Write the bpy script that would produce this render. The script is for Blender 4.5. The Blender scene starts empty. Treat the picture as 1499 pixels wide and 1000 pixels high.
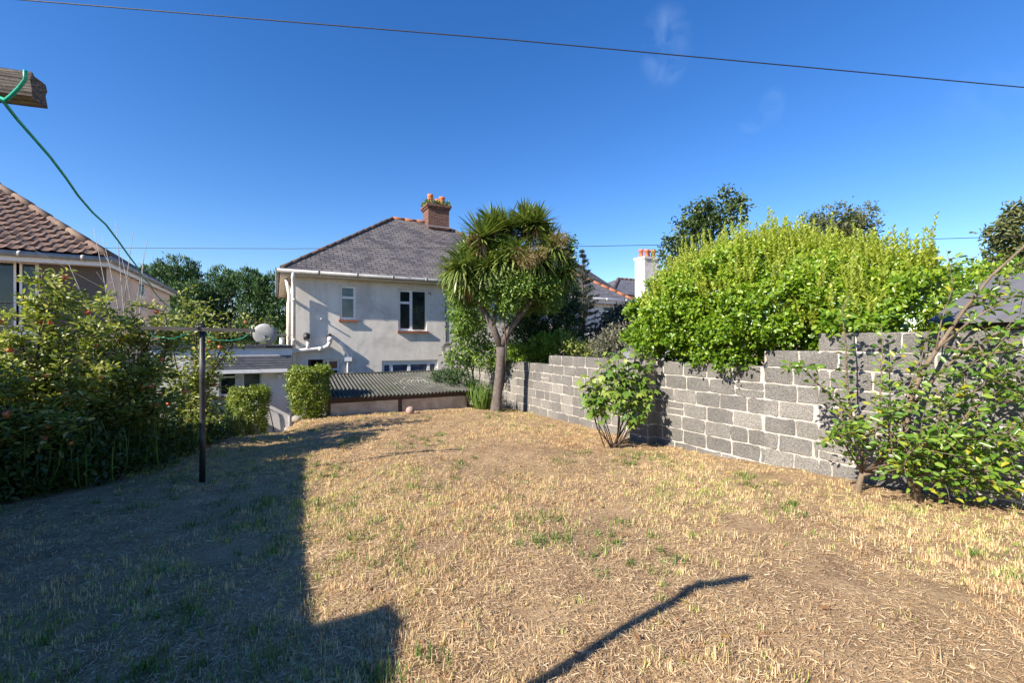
import bpy, math, random
import numpy as np
from mathutils import Vector, noise as mnoise
random.seed(7)
RNG = np.random.default_rng(11)
C = bpy.context.scene.collection
sc = bpy.context.scene

# ------------------------------------------------------------------ camera, sky, sun
FPX = 660.0                                   # focal length in pixels of the 1499 px wide photograph
RT = np.array([0.8857, -0.4642, 0.0]); FW = np.array([0.4642, 0.8857, 0.0]); UP = np.array([0, 0, 1.0])
cam = bpy.data.cameras.new('camera'); co = bpy.data.objects.new('camera', cam); C.objects.link(co)
cam.sensor_width = 36; cam.lens = 36 * FPX / 1499; cam.clip_start = 0.05; cam.clip_end = 2000
co.location = (0, 0, 0); co.rotation_euler = (math.radians(90), 0, -math.atan2(FW[0], FW[1]))
sc.camera = co

SUN_AZ = (-0.980, -0.196); SUN_EL = math.radians(32.5)
w = bpy.data.worlds.new('World'); sc.world = w; w.use_nodes = True
nt = w.node_tree; nt.nodes.clear()
wo = nt.nodes.new('ShaderNodeOutputWorld'); bg = nt.nodes.new('ShaderNodeBackground')
sky = nt.nodes.new('ShaderNodeTexSky'); sky.sky_type = 'NISHITA'; sky.sun_disc = False
sky.sun_elevation = SUN_EL; sky.sun_rotation = math.atan2(SUN_AZ[0], SUN_AZ[1])
sky.altitude = 50; sky.air_density = 1.0; sky.dust_density = 0.05; sky.ozone_density = 3.0
bg.inputs['Strength'].default_value = 0.095
def wlink(a, b): nt.links.new(a, b)
def pdir(px, py):
    v = FW + RT * (px - 749.5) / FPX + UP * (500 - py) / FPX
    return v / np.linalg.norm(v)
# thin cirrus wisps, placed in sky direction space
tc = nt.nodes.new('ShaderNodeTexCoord')
nz = nt.nodes.new('ShaderNodeTexNoise'); nz.inputs['Scale'].default_value = 22; nz.inputs['Detail'].default_value = 8
nz.inputs['Distortion'].default_value = .7
wlink(tc.outputs['Generated'], nz.inputs['Vector'])
total = None
for (px, py, sx, sy, am) in [(974, 68, 27, 38, .12), (1131, 155, 13, 18, .10), (1106, 180, 18, 10, .05), (1490, 128, 50, 30, .03)]:
    d = pdir(px, py); s = np.array([1.0, 0, 0]); rt = np.cross(d, UP); rt /= np.linalg.norm(rt); up = np.cross(rt, d)
    sub = nt.nodes.new('ShaderNodeVectorMath'); sub.operation = 'SUBTRACT'; sub.inputs[1].default_value = d
    wlink(tc.outputs['Generated'], sub.inputs[0])
    outs = []
    for ax, sz in ((rt, sx), (up, sy)):
        dt = nt.nodes.new('ShaderNodeVectorMath'); dt.operation = 'DOT_PRODUCT'; dt.inputs[1].default_value = ax * (FPX / sz)
        wlink(sub.outputs[0], dt.inputs[0])
        m = nt.nodes.new('ShaderNodeMath'); m.operation = 'POWER'; m.inputs[1].default_value = 2
        ab = nt.nodes.new('ShaderNodeMath'); ab.operation = 'ABSOLUTE'; wlink(dt.outputs['Value'], ab.inputs[0])
        wlink(ab.outputs[0], m.inputs[0]); outs.append(m)
    ad = nt.nodes.new('ShaderNodeMath'); ad.operation = 'ADD'; wlink(outs[0].outputs[0], ad.inputs[0]); wlink(outs[1].outputs[0], ad.inputs[1])
    mr = nt.nodes.new('ShaderNodeMapRange'); mr.interpolation_type = 'SMOOTHSTEP'
    mr.inputs[1].default_value = 0; mr.inputs[2].default_value = 1.6; mr.inputs[3].default_value = 1; mr.inputs[4].default_value = 0
    wlink(ad.outputs[0], mr.inputs[0])
    nr = nt.nodes.new('ShaderNodeMapRange'); nr.inputs[1].default_value = .38; nr.inputs[2].default_value = .74
    nr.inputs[3].default_value = 0; nr.inputs[4].default_value = am
    wlink(nz.outputs['Fac'], nr.inputs[0])
    mu = nt.nodes.new('ShaderNodeMath'); mu.operation = 'MULTIPLY'; wlink(mr.outputs[0], mu.inputs[0]); wlink(nr.outputs[0], mu.inputs[1])
    if total is None: total = mu
    else:
        mx = nt.nodes.new('ShaderNodeMath'); mx.operation = 'MAXIMUM'; wlink(total.outputs[0], mx.inputs[0]); wlink(mu.outputs[0], mx.inputs[1]); total = mx
mixc = nt.nodes.new('ShaderNodeMix'); mixc.data_type = 'RGBA'
hs = nt.nodes.new('ShaderNodeHueSaturation'); hs.inputs['Saturation'].default_value = 1.31; hs.inputs['Hue'].default_value = .5115
wlink(sky.outputs[0], hs.inputs['Color'])
wlink(total.outputs[0], mixc.inputs[0]); wlink(hs.outputs[0], mixc.inputs[6]); mixc.inputs[7].default_value = (5.2, 6.4, 8.2, 1)
wlink(mixc.outputs[2], bg.inputs['Color']); wlink(bg.outputs[0], wo.inputs['Surface'])

sl = bpy.data.lights.new('sun', 'SUN'); so = bpy.data.objects.new('sun', sl); C.objects.link(so)
sl.energy = 5.0; sl.angle = math.radians(0.53); sl.color = (1.0, 0.90, 0.76)
tr = Vector((-SUN_AZ[0] * math.cos(SUN_EL), -SUN_AZ[1] * math.cos(SUN_EL), -math.sin(SUN_EL)))
so.rotation_euler = tr.to_track_quat('-Z', 'Y').to_euler(); so.location = (-20, -4, 20)
sc.view_settings.view_transform = 'Standard'; sc.view_settings.look = 'None'
sc.view_settings.exposure = 1.13; sc.view_settings.gamma = 1

# ------------------------------------------------------------------ helpers
def pt(px, py, d): return FW * d + RT * (d * (px - 749.5) / FPX) + UP * (d * (500 - py) / FPX)
def onY(px, py, Y): return pt(px, py, Y / (FW[1] + (px - 749.5) / FPX * RT[1]))
def onX(px, py, X): return pt(px, py, X / (FW[0] + (px - 749.5) / FPX * RT[0]))

def new_obj(name, mesh, parent=None):
    o = bpy.data.objects.new(name, mesh); C.objects.link(o)
    if parent is not None:
        o.parent = parent
        o.matrix_parent_inverse = parent.matrix_basis.inverted()
    return o
def tag(o, label=None, cat=None, group=None, kind=None):
    if label: o['label'] = label
    if cat: o['category'] = cat
    if group: o['group'] = group
    if kind: o['kind'] = kind
    return o
def thing(name, loc, label, cat, group=None):
    o = bpy.data.objects.new(name, None); C.objects.link(o); o.location = tuple(loc); o.empty_display_size = .2
    return tag(o, label, cat, group)

class MB:
    """collects shapes (world coordinates) and builds them as one mesh object"""
    def __init__(s): s.v = []; s.f = []; s.uv = {}; s.sm = set()
    def quad(s, a, b, c, d, uv=None):
        n = len(s.v); s.v += [tuple(a), tuple(b), tuple(c), tuple(d)]
        if uv: s.uv[len(s.f)] = uv
        s.f.append((n, n + 1, n + 2, n + 3)); return s
    def poly(s, pts, uv=None):
        n = len(s.v); s.v += [tuple(p) for p in pts]
        if uv: s.uv[len(s.f)] = uv
        s.f.append(tuple(range(n, n + len(pts)))); return s
    def box(s, x0, x1, y0, y1, z0, z1):
        n = len(s.v)
        s.v += [(x0, y0, z0), (x1, y0, z0), (x1, y1, z0), (x0, y1, z0), (x0, y0, z1), (x1, y0, z1), (x1, y1, z1), (x0, y1, z1)]
        for q in ((3, 2, 1, 0), (4, 5, 6, 7), (0, 1, 5, 4), (1, 2, 6, 5), (2, 3, 7, 6), (3, 0, 4, 7)): s.f.append(tuple(n + i for i in q))
        return s
    def beam(s, a, b, wd, ht, up=(0, 0, 1)):
        a = Vector(a); b = Vector(b); d = (b - a).normalized(); u = Vector(up); sd = d.cross(u).normalized(); u = sd.cross(d).normalized()
        n = len(s.v)
        for p in (a, b):
            for i, j in ((-1, -1), (1, -1), (1, 1), (-1, 1)): s.v.append(tuple(p + sd * (i * wd / 2) + u * (j * ht / 2)))
        for q in ((0, 1, 2, 3), (7, 6, 5, 4), (0, 4, 5, 1), (1, 5, 6, 2), (2, 6, 7, 3), (3, 7, 4, 0)): s.f.append(tuple(n + i for i in q))
        return s
    def tube(s, pts, rad, seg=8, cap=True):
        pts = [Vector(p) for p in pts]
        if not hasattr(rad, '__len__'): rad = [rad] * len(pts)
        rings = []; prev = None
        for i, p in enumerate(pts):
            if i == 0: t = pts[1] - pts[0]
            elif i == len(pts) - 1: t = pts[-1] - pts[-2]
            else: t = pts[i + 1] - pts[i - 1]
            t = t.normalized() if t.length > 1e-9 else Vector((0, 0, 1))
            if prev is None:
                prev = Vector((1, 0, 0)) if abs(t.x) < .8 else Vector((0, 1, 0))
            n1 = (prev - t * prev.dot(t)).normalized(); prev = n1; n2 = t.cross(n1)
            r0 = len(s.v); rings.append(r0)
            for k in range(seg):
                a = 2 * math.pi * k / seg
                s.v.append(tuple(p + (n1 * math.cos(a) + n2 * math.sin(a)) * rad[i]))
        for i in range(len(rings) - 1):
            for k in range(seg):
                s.sm.add(len(s.f))
                s.f.append((rings[i] + k, rings[i] + (k + 1) % seg, rings[i + 1] + (k + 1) % seg, rings[i + 1] + k))
        if cap:
            s.f.append(tuple(rings[0] + k for k in reversed(range(seg)))); s.f.append(tuple(rings[-1] + k for k in range(seg)))
        return s
    def lathe(s, c, prof, seg=16, axis=(0, 0, 1)):
        ax = Vector(axis).normalized(); a1 = ax.orthogonal().normalized(); a2 = ax.cross(a1); c = Vector(c); rings = []
        for r, h in prof:
            rings.append(len(s.v))
            for k in range(seg):
                a = 2 * math.pi * k / seg
                s.v.append(tuple(c + ax * h + (a1 * math.cos(a) + a2 * math.sin(a)) * r))
        for i in range(len(rings) - 1):
            for k in range(seg):
                s.sm.add(len(s.f)); s.f.append((rings[i] + k, rings[i] + (k + 1) % seg, rings[i + 1] + (k + 1) % seg, rings[i + 1] + k))
        s.f.append(tuple(rings[0] + k for k in reversed(range(seg)))); s.f.append(tuple(rings[-1] + k for k in range(seg)))
        return s
    def build(s, name, mat, parent=None):
        me = bpy.data.meshes.new(name); me.from_pydata(s.v, [], s.f)
        if s.uv:
            ul = me.uv_layers.new(name='UVMap')
            for i, uv in s.uv.items():
                p = me.polygons[i]
                for k, li in enumerate(p.loop_indices): ul.data[li].uv = uv[k]
        for i in s.sm: me.polygons[i].use_smooth = True
        me.materials.append(mat); me.update()
        return new_obj(name, me, parent)

TPL = {
 'oval': ([(0, 0, 0), (.28, .40, .07), (.68, .40, .05), (1, 0, -.10), (.68, -.40, .05), (.28, -.40, .07)], [(0, 1, 2, 3), (0, 3, 4, 5)]),
 'quad': ([(0, 0, 0), (.5, .5, .06), (1, 0, -.04), (.5, -.5, .06)], [(0, 1, 2, 3)]),
 'blade': ([(0, -.5, 0), (0, .5, 0), (.5, .42, .02), (.5, -.42, .02), (1, 0, -.12)], [(0, 1, 2, 3), (3, 2, 4)]),
 'sword': ([(0, -.35, 0), (0, .35, 0), (.35, .5, .03), (.35, -.5, .03), (.7, .38, -.03), (.7, -.38, -.03), (1, 0, -.16)], [(0, 1, 2, 3), (3, 2, 4, 5), (5, 4, 6)]),
 'straw': ([(0, -.5, 0), (0, .5, 0), (1, .4, 0), (1, -.4, 0)], [(0, 1, 2, 3)]),
 'fig': ([(0, 0, 0), (.02, .30, .02), (.22, .56, -.03), (.34, .30, .05), (.66, .50, -.04), (.60, .17, .05), (1, 0, -.10), (.60, -.17, .05), (.66, -.50, -.04), (.34, -.30, .05), (.22, -.56, -.03), (.02, -.30, .02)],
         [(0, 1, 2, 3), (0, 3, 4, 5), (0, 5, 6, 7), (0, 7, 8, 9), (0, 9, 10, 11)]),
}
def nrm(a): return a / np.maximum(np.linalg.norm(a, axis=-1, keepdims=True), 1e-9)
def leaves(name, P, D, U, L, W, mat, parent=None, tpl='oval', var=None, bend=1.0):
    """one mesh of many leaves: base P, direction D, approximate normal U, length L, width W"""
    P = np.asarray(P, float); N = len(P); D = nrm(np.asarray(D, float)); U = np.asarray(U, float)
    S = nrm(np.cross(D, U)); Nn = np.cross(S, D)
    L = np.broadcast_to(np.asarray(L, float), (N,)); W = np.broadcast_to(np.asarray(W, float), (N,))
    tv, tf = TPL[tpl]; k = len(tv)
    V = np.empty((N, k, 3))
    for i, (a, b, c) in enumerate(tv):
        V[:, i] = P + D * (L * a)[:, None] + S * (W * b)[:, None] + Nn * (L * c * bend)[:, None]
    me = bpy.data.meshes.new(name)
    me.vertices.add(N * k); me.vertices.foreach_set('co', V.reshape(-1).astype(np.float32))
    flat = np.array([i for f in tf for i in f]); sizes = np.array([len(f) for f in tf])
    idx = (np.arange(N)[:, None] * k + flat[None]).reshape(-1).astype(np.int32)
    lt = np.tile(sizes, N); ls = np.concatenate(([0], np.cumsum(lt)[:-1])).astype(np.int32)
    me.loops.add(len(idx)); me.loops.foreach_set('vertex_index', idx)
    me.polygons.add(len(lt)); me.polygons.foreach_set('loop_start', ls)
    me.update(calc_edges=True)
    at = me.attributes.new('var', 'FLOAT', 'POINT')
    if var is None: var = RNG.random(N)
    at.data.foreach_set('value', np.repeat(var, k).astype(np.float32))
    me.materials.append(mat)
    return new_obj(name, me, parent)
def rdir(n):
    return nrm(RNG.normal(size=(n, 3)))

# ------------------------------------------------------------------ materials
def mat_base(name):
    m = bpy.data.materials.new(name); m.use_nodes = True; n = m.node_tree
    return m, n, n.nodes['Principled BSDF']
def ramp(n, fac, stops, interp='LINEAR'):
    r = n.nodes.new('ShaderNodeValToRGB'); r.color_ramp.interpolation = interp
    el = r.color_ramp.elements
    while len(el) < len(stops): el.new(.5)
    for e, (p, c) in zip(el, stops): e.position = p; e.color = (*c, 1)
    n.links.new(fac, r.inputs[0]); return r.outputs[0]
def noise_n(n, scale, detail=5, rough=.55, vec=None, dist=0.0):
    t = n.nodes.new('ShaderNodeTexNoise'); t.inputs['Scale'].default_value = scale; t.inputs['Detail'].default_value = detail
    t.inputs['Roughness'].default_value = rough; t.inputs['Distortion'].default_value = dist
    if vec is not None: n.links.new(vec, t.inputs['Vector'])
    return t
def objco(n, scale=None):
    t = n.nodes.new('ShaderNodeTexCoord')
    if scale is None: return t.outputs['Object']
    mp = n.nodes.new('ShaderNodeMapping'); mp.inputs['Scale'].default_value = scale; n.links.new(t.outputs['Object'], mp.inputs[0]); return mp.outputs[0]
def mixrgb(n, fac, a, b, mode='MIX'):
    m = n.nodes.new('ShaderNodeMix'); m.data_type = 'RGBA'; m.blend_type = mode
    for s, i in ((fac, 0), (a, 6), (b, 7)):
        if hasattr(s, 'is_output'): n.links.new(s, m.inputs[i])
        elif i == 0: m.inputs[0].default_value = s
        else: m.inputs[i].default_value = (*s, 1)
    return m.outputs[2]
def bump(n, b, h, strength=.4, dist=.02):
    bp = n.nodes.new('ShaderNodeBump'); bp.inputs['Strength'].default_value = strength; bp.inputs['Distance'].default_value = dist
    n.links.new(h, bp.inputs['Height']); n.links.new(bp.outputs[0], b.inputs['Normal'])
def speck(name, c1, c2, scale=8, rough=.85, bstr=.35, bdist=.01, fine=60, c3=None, metallic=0, stretch=None):
    """mottled rough surface: two colours by a coarse noise, a third by blotches, fine bump"""
    m, n, b = mat_base(name); oc = objco(n, stretch)
    a = noise_n(n, scale, 6, .6, oc); f = noise_n(n, fine, 4, .6, oc)
    col = ramp(n, a.outputs['Fac'], [(.32, c1), (.68, c2)])
    if c3 is not None:
        k = noise_n(n, scale * .37, 5, .65, oc, .5)
        fac = ramp(n, k.outputs['Fac'], [(.52, (0, 0, 0)), (.66, (1, 1, 1))]); col = mixrgb(n, fac, col, c3)
    gr = ramp(n, f.outputs['Fac'], [(.3, (.78, .78, .78)), (.7, (1.15, 1.15, 1.15))])
    col = mixrgb(n, 1.0, col, gr, 'MULTIPLY')
    n.links.new(col, b.inputs['Base Color']); b.inputs['Roughness'].default_value = rough; b.inputs['Metallic'].default_value = metallic
    bump(n, b, f.outputs['Fac'], bstr, bdist)
    return m
def leafmat(name, stops, rough=.45, trans=.3, spec=.5, tint=1.4):
    m, n, b = mat_base(name)
    a = n.nodes.new('ShaderNodeAttribute'); a.attribute_name = 'var'
    col = ramp(n, a.outputs['Fac'], stops)
    nn = noise_n(n, 14, 3, .6, objco(n)); col = mixrgb(n, 1.0, col, ramp(n, nn.outputs['Fac'], [(.3, (.8, .8, .8)), (.7, (1.2, 1.2, 1.2))]), 'MULTIPLY')
    n.links.new(col, b.inputs['Base Color']); b.inputs['Roughness'].default_value = rough
    b.inputs['Specular IOR Level'].default_value = spec
    if trans > 0:
        t = n.nodes.new('ShaderNodeBsdfTranslucent'); mx = n.nodes.new('ShaderNodeMixShader'); mx.inputs[0].default_value = trans
        tcn = mixrgb(n, 1.0, col, (tint * 1.05, tint, tint * .55), 'MULTIPLY')
        n.links.new(tcn, t.inputs['Color']); out = n.nodes['Material Output']
        n.links.new(b.outputs[0], mx.inputs[1]); n.links.new(t.outputs[0], mx.inputs[2]); n.links.new(mx.outputs[0], out.inputs['Surface'])
    return m
def uvbrick(name, cols, bw, bh, mortar, msize=.01, rough=.8, off=.5, bstr=.5, weather=None, wscale=1.2):
    m, n, b = mat_base(name)
    uv = n.nodes.new('ShaderNodeUVMap'); br = n.nodes.new('ShaderNodeTexBrick')
    wob = noise_n(n, 3, 3, .5, uv.outputs[0]); 
    wm = n.nodes.new('ShaderNodeVectorMath'); wm.operation = 'MULTIPLY_ADD'; n.links.new(wob.outputs['Color'], wm.inputs[0]); wm.inputs[1].default_value = (.03, .03, 0); n.links.new(uv.outputs[0], wm.inputs[2])
    n.links.new(wm.outputs[0], br.inputs['Vector'])
    br.inputs['Scale'].default_value = 1; br.inputs['Brick Width'].default_value = bw; br.inputs['Row Height'].default_value = bh
    br.inputs['Mortar Size'].default_value = msize; br.offset = off
    br.inputs['Color1'].default_value = (0, 0, 0, 1); br.inputs['Color2'].default_value = (1, 1, 1, 1); br.inputs['Mortar'].default_value = (.5, .5, .5, 1); br.inputs['Bias'].default_value = 0
    sep = n.nodes.new('ShaderNodeSeparateColor'); n.links.new(br.outputs['Color'], sep.inputs[0])
    col = ramp(n, sep.outputs[0], cols)
    if weather is not None:
        wn = noise_n(n, wscale, 7, .65, uv.outputs[0], .6)
        col = mixrgb(n, ramp(n, wn.outputs['Fac'], [(.42, (0, 0, 0)), (.72, (1, 1, 1))]), col, weather)
    fn = noise_n(n, 45, 4, .6, uv.outputs[0]); col = mixrgb(n, 1.0, col, ramp(n, fn.outputs['Fac'], [(.3, (.75, .75, .75)), (.7, (1.2, 1.2, 1.2))]), 'MULTIPLY')
    col = mixrgb(n, br.outputs['Fac'], col, mortar)
    n.links.new(col, b.inputs['Base Color']); b.inputs['Roughness'].default_value = rough
    inv = n.nodes.new('ShaderNodeMath'); inv.operation = 'SUBTRACT'; inv.inputs[0].default_value = 1; n.links.new(br.outputs['Fac'], inv.inputs[1])
    bump(n, b, inv.outputs[0], bstr, .012)
    return m
def glassmat(name, col=(.02, .025, .03)):
    m, n, b = mat_base(name); nn = noise_n(n, 2.2, 2, .5, objco(n))
    n.links.new(ramp(n, nn.outputs['Fac'], [(.35, tuple(c * .55 for c in col)), (.7, tuple(c * 1.5 for c in col))]), b.inputs['Base Color'])
    b.inputs['Roughness'].default_value = .06; b.inputs['Specular IOR Level'].default_value = .6
    bump(n, b, nn.outputs['Fac'], .04, .02); return m

M = {}
M['render'] = speck('weathered_render', (.64, .60, .54), (.75, .71, .65), 1.6, .9, .3, .01, 45, (.52, .49, .45))
def streak_render():
    m = M['render']; n = m.node_tree; b = n.nodes['Principled BSDF']; src = b.inputs['Base Color'].links[0].from_socket
    st = noise_n(n, 1.0, 6, .65, objco(n, (3.5, 1, .8)), .6); f1 = ramp(n, st.outputs['Fac'], [(.38, (.91, .90, .885)), (.60, (1.02, 1.02, 1.02))])
    cr = n.nodes.new('ShaderNodeTexVoronoi'); cr.feature = 'DISTANCE_TO_EDGE'; cr.inputs['Scale'].default_value = .75
    wv = noise_n(n, 3.5, 5, .6, objco(n)); ad = n.nodes.new('ShaderNodeVectorMath'); ad.operation = 'MULTIPLY_ADD'; ad.inputs[1].default_value = (.5, .5, .5); n.links.new(wv.outputs['Color'], ad.inputs[0]); n.links.new(objco(n), ad.inputs[2]); n.links.new(ad.outputs[0], cr.inputs['Vector'])
    f2 = ramp(n, cr.outputs['Distance'], [(0, (.62, .60, .58)), (.010, (1, 1, 1))])
    ch = noise_n(n, 7, 4, .7, objco(n), .2); f3 = ramp(n, ch.outputs['Fac'], [(.64, (1, 1, 1)), (.70, (.80, .78, .75))])
    c = mixrgb(n, 1.0, src, f1, 'MULTIPLY'); c = mixrgb(n, .55, c, f2, 'MULTIPLY'); c = mixrgb(n, .8, c, f3, 'MULTIPLY'); n.links.new(c, b.inputs['Base Color'])
streak_render()
M['white_render'] = speck('white_painted_render', (.72, .71, .69), (.80, .785, .765), 2.5, .85, .25, .008, 60, (.62, .63, .65))
M['pink_render'] = speck('cream_render', (.60, .47, .38), (.70, .56, .46), 2.0, .9, .3, .01, 60, (.50, .40, .33))
M['pebbledash'] = speck('grey_pebbledash', (.10, .088, .082), (.17, .15, .14), 30, .95, .8, .02, 90)
M['upvc'] = speck('white_upvc', (.74, .74, .74), (.80, .80, .80), 3, .4, .05, .003, 40)
M['pipe'] = speck('cream_painted_pipe', (.60, .57, .52), (.74, .71, .66), 4, .5, .15, .004, 30)
M['gutter'] = speck('grey_white_gutter', (.22, .225, .23), (.34, .345, .35), 3, .45, .1, .004, 25)
M['fascia'] = speck('cream_fascia', (.52, .44, .34), (.64, .55, .44), 5, .6, .1, .004, 40)
M['glass'] = glassmat('window_glass'); M['glass_blue'] = glassmat('window_glass_curtained', (.05, .07, .12))
M['glass_pale'] = glassmat('frosted_glass', (.10, .12, .13))
M['dark'] = speck('dark_interior', (.008, .007, .006), (.02, .018, .015), 2, .9)
M['sill'] = speck('red_tile_sill', (.22, .075, .04), (.32, .12, .07), 9, .7, .3, .005, 60)
M['brown_sill'] = speck('brown_sill', (.07, .045, .035), (.11, .07, .055), 9, .7)
M['slate'] = uvbrick('slate_roof', [(0, (.062, .056, .062)), (.5, (.095, .086, .09)), (1, (.145, .13, .13))], .28, .17, (.028, .026, .028), .012, .6, .5, .8, (.20, .18, .165), 1.1)
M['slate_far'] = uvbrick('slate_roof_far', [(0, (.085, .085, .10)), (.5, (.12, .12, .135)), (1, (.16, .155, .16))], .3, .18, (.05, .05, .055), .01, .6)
M['slate_dark'] = speck('dark_felt', (.035, .04, .055), (.065, .07, .085), 6, .7, .4, .01, 50)
M['felt'] = speck('grey_roof_felt', (.10, .10, .115), (.15, .15, .165), 3, .85, .4, .008, 80, (.12, .12, .13))
M['brick'] = uvbrick('chimney_brick', [(0, (.10, .03, .022)), (.5, (.15, .045, .032)), (1, (.21, .075, .05))], .225, .075, (.15, .12, .10), .011, .9, .5, .6, (.09, .05, .04), 2)
M['terracotta'] = speck('terracotta', (.46, .13, .06), (.58, .19, .09), 6, .75, .2, .006, 40, (.33, .13, .08))
M['hip_tile'] = speck('weathered_hip_tile', (.06, .05, .045), (.11, .075, .055), 3.2, .85, .3, .008, 40, (.27, .11, .055))
M['orange_tile'] = speck('orange_ridge_tile', (.26, .095, .045), (.36, .14, .075), 4, .8, .3, .008, 40, (.22, .10, .06))
M['pantile'] = speck('brown_concrete_tile', (.115, .070, .055), (.17, .108, .085), 2.2, .9, .4, .006, 60, (.14, .10, .08))
M['lichen_tile'] = speck('lichen_tile', (.12, .08, .062), (.165, .108, .082), 5, .85, .3, .006, 50, (.20, .15, .10))
M['block'] = None
M['asbestos'] = speck('mossy_corrugated_sheet', (.056, .057, .05), (.105, .106, .092), 2.6, .95, .4, .006, 60, (.055, .068, .042))
M['brown_paint'] = speck('dark_brown_stained_timber', (.045, .024, .018), (.085, .045, .032), 7, .7, .3, .005, 50, None, 0, (1, 1, 4))
M['old_timber'] = None
M['metal_black'] = speck('peeling_black_pipe', (.012, .012, .013), (.03, .03, .03), 13, .5, .3, .003, 60, (.10, .10, .10), 0, (1, 1, .35))
M['pole_timber'] = speck('grey_arm_timber', (.045, .04, .036), (.10, .09, .08), 5, .85, .5, .004, 40, None, 0, (1, 4, 9))
M['green_pvc'] = speck('green_plastic_line', (.008, .28, .19), (.015, .38, .27), 12, .4, .1, .001, 60)
M['cable'] = speck('black_cable', (.012, .013, .015), (.02, .022, .026), 5, .6)
M['dish'] = speck('grey_satellite_dish', (.25, .255, .26), (.33, .335, .34), 4, .6, .05, .002, 40)
M['black_plastic'] = speck('black_plastic', (.02, .02, .022), (.04, .04, .042), 5, .5)
M['bark'] = speck('brown_bark', (.10, .075, .055), (.20, .155, .12), 14, .95, .8, .01, 50, None, 0, (1, 1, .3))
M['bark_pale'] = speck('pale_smooth_bark', (.12, .085, .058), (.20, .15, .105), 12, .85, .4, .005, 50, (.16, .12, .09), 0, (1, 1, .4))
M['bark_dark'] = speck('dark_twig', (.045, .032, .025), (.09, .065, .05), 14, .9, .4, .004, 50)
M['bark_dead'] = speck('grey_dead_twig', (.30, .28, .25), (.44, .41, .37), 14, .9, .3, .004, 50)
M['cordyline_bark'] = speck('corky_grey_bark', (.085, .068, .06), (.165, .14, .125), 16, .95, 1.0, .02, 45, (.12, .09, .072), 0, (1, 1, .7))
M['stone_ball'] = speck('pinkish_stone', (.30, .20, .17), (.42, .30, .26), 14, .9, .3, .006, 60)
M['stone'] = speck('garden_stone', (.24, .21, .18), (.36, .32, .28), 9, .9, .6, .012, 50)
M['concrete'] = speck('concrete_paving', (.25, .24, .22), (.34, .32, .30), 3, .9, .3, .006, 60, (.2, .19, .17))
M['white_chimney'] = speck('white_painted_chimney', (.66, .64, .60), (.76, .74, .71), 2.2, .85, .2, .006, 40, (.50, .47, .43))
M['shed_wood'] = speck('stained_shed_boards', (.11, .075, .05), (.18, .125, .085), 5, .85, .4, .006, 50, None, 0, (1, 1, 6))

def make_block_mat(name, c1, c2, c3):
    m, n, b = mat_base(name); oc = objco(n)
    ln = noise_n(n, 2.3, 4, .6, oc); fn = noise_n(n, 55, 3, .75, oc); vo = n.nodes.new('ShaderNodeTexVoronoi'); vo.inputs['Scale'].default_value = 85; n.links.new(oc, vo.inputs['Vector'])
    a = n.nodes.new('ShaderNodeAttribute'); a.attribute_name = 'var'
    col = ramp(n, a.outputs['Fac'], [(0, c1), (.55, c2), (1, c3)])
    col = mixrgb(n, 1.0, col, ramp(n, ln.outputs['Fac'], [(.3, (.82, .82, .80)), (.7, (1.15, 1.14, 1.12))]), 'MULTIPLY')
    col = mixrgb(n, 1.0, col, ramp(n, fn.outputs['Fac'], [(.34, (.60, .60, .60)), (.50, (1.0, 1.0, 1.0)), (.68, (1.5, 1.48, 1.44))]), 'MULTIPLY')
    n.links.new(col, b.inputs['Base Color']); b.inputs['Roughness'].default_value = .95
    ad = n.nodes.new('ShaderNodeMath'); ad.operation = 'ADD'; n.links.new(fn.outputs['Fac'], ad.inputs[0]); n.links.new(vo.outputs['Distance'], ad.inputs[1])
    bump(n, b, ad.outputs[0], .9, .012); return m
M['block'] = make_block_mat('aggregate_block', (.15, .145, .14), (.195, .188, .18), (.25, .24, .225))
M['mortar'] = speck('pale_mortar', (.38, .35, .31), (.52, .485, .44), 7, .95, .7, .012, 70, (.36, .33, .29))
def timber_mat():
    m, n, b = mat_base('weathered_split_timber'); oc = objco(n)
    mp = n.nodes.new('ShaderNodeMapping'); mp.inputs['Rotation'].default_value = (0, 0, math.radians(10.4)); n.links.new(oc, mp.inputs[0])
    mp2 = n.nodes.new('ShaderNodeMapping'); mp2.inputs['Scale'].default_value = (5, 90, 190); n.links.new(mp.outputs[0], mp2.inputs[0])
    g = noise_n(n, 1.2, 6, .7, mp2.outputs[0], .3); k = noise_n(n, 26, 4, .6, oc)
    col = ramp(n, g.outputs['Fac'], [(.34, (.02, .017, .014)), (.47, (.13, .11, .095)), (.68, (.36, .33, .29))])
    lich = ramp(n, k.outputs['Fac'], [(.62, (0, 0, 0)), (.68, (1, 1, 1))]); col = mixrgb(n, lich, col, (.30, .31, .12))
    n.links.new(col, b.inputs['Base Color']); b.inputs['Roughness'].default_value = .95; bump(n, b, g.outputs['Fac'], 1.0, .012); return m
M['old_timber'] = timber_mat()
def plastic_panel():
    m, n, b = mat_base('dirty_clear_panel'); oc = objco(n); a = noise_n(n, 2.4, 6, .65, oc, .4)
    n.links.new(ramp(n, a.outputs['Fac'], [(.3, (.48, .38, .29)), (.7, (.72, .61, .50))]), b.inputs['Base Color'])
    b.inputs['Roughness'].default_value = .18; n.links.new(ramp(n, a.outputs['Fac'], [(.3, (.6, .6, .6)), (.7, (.88, .88, .88))]), b.inputs['Alpha'])
    return m
M['panel'] = plastic_panel()

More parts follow.
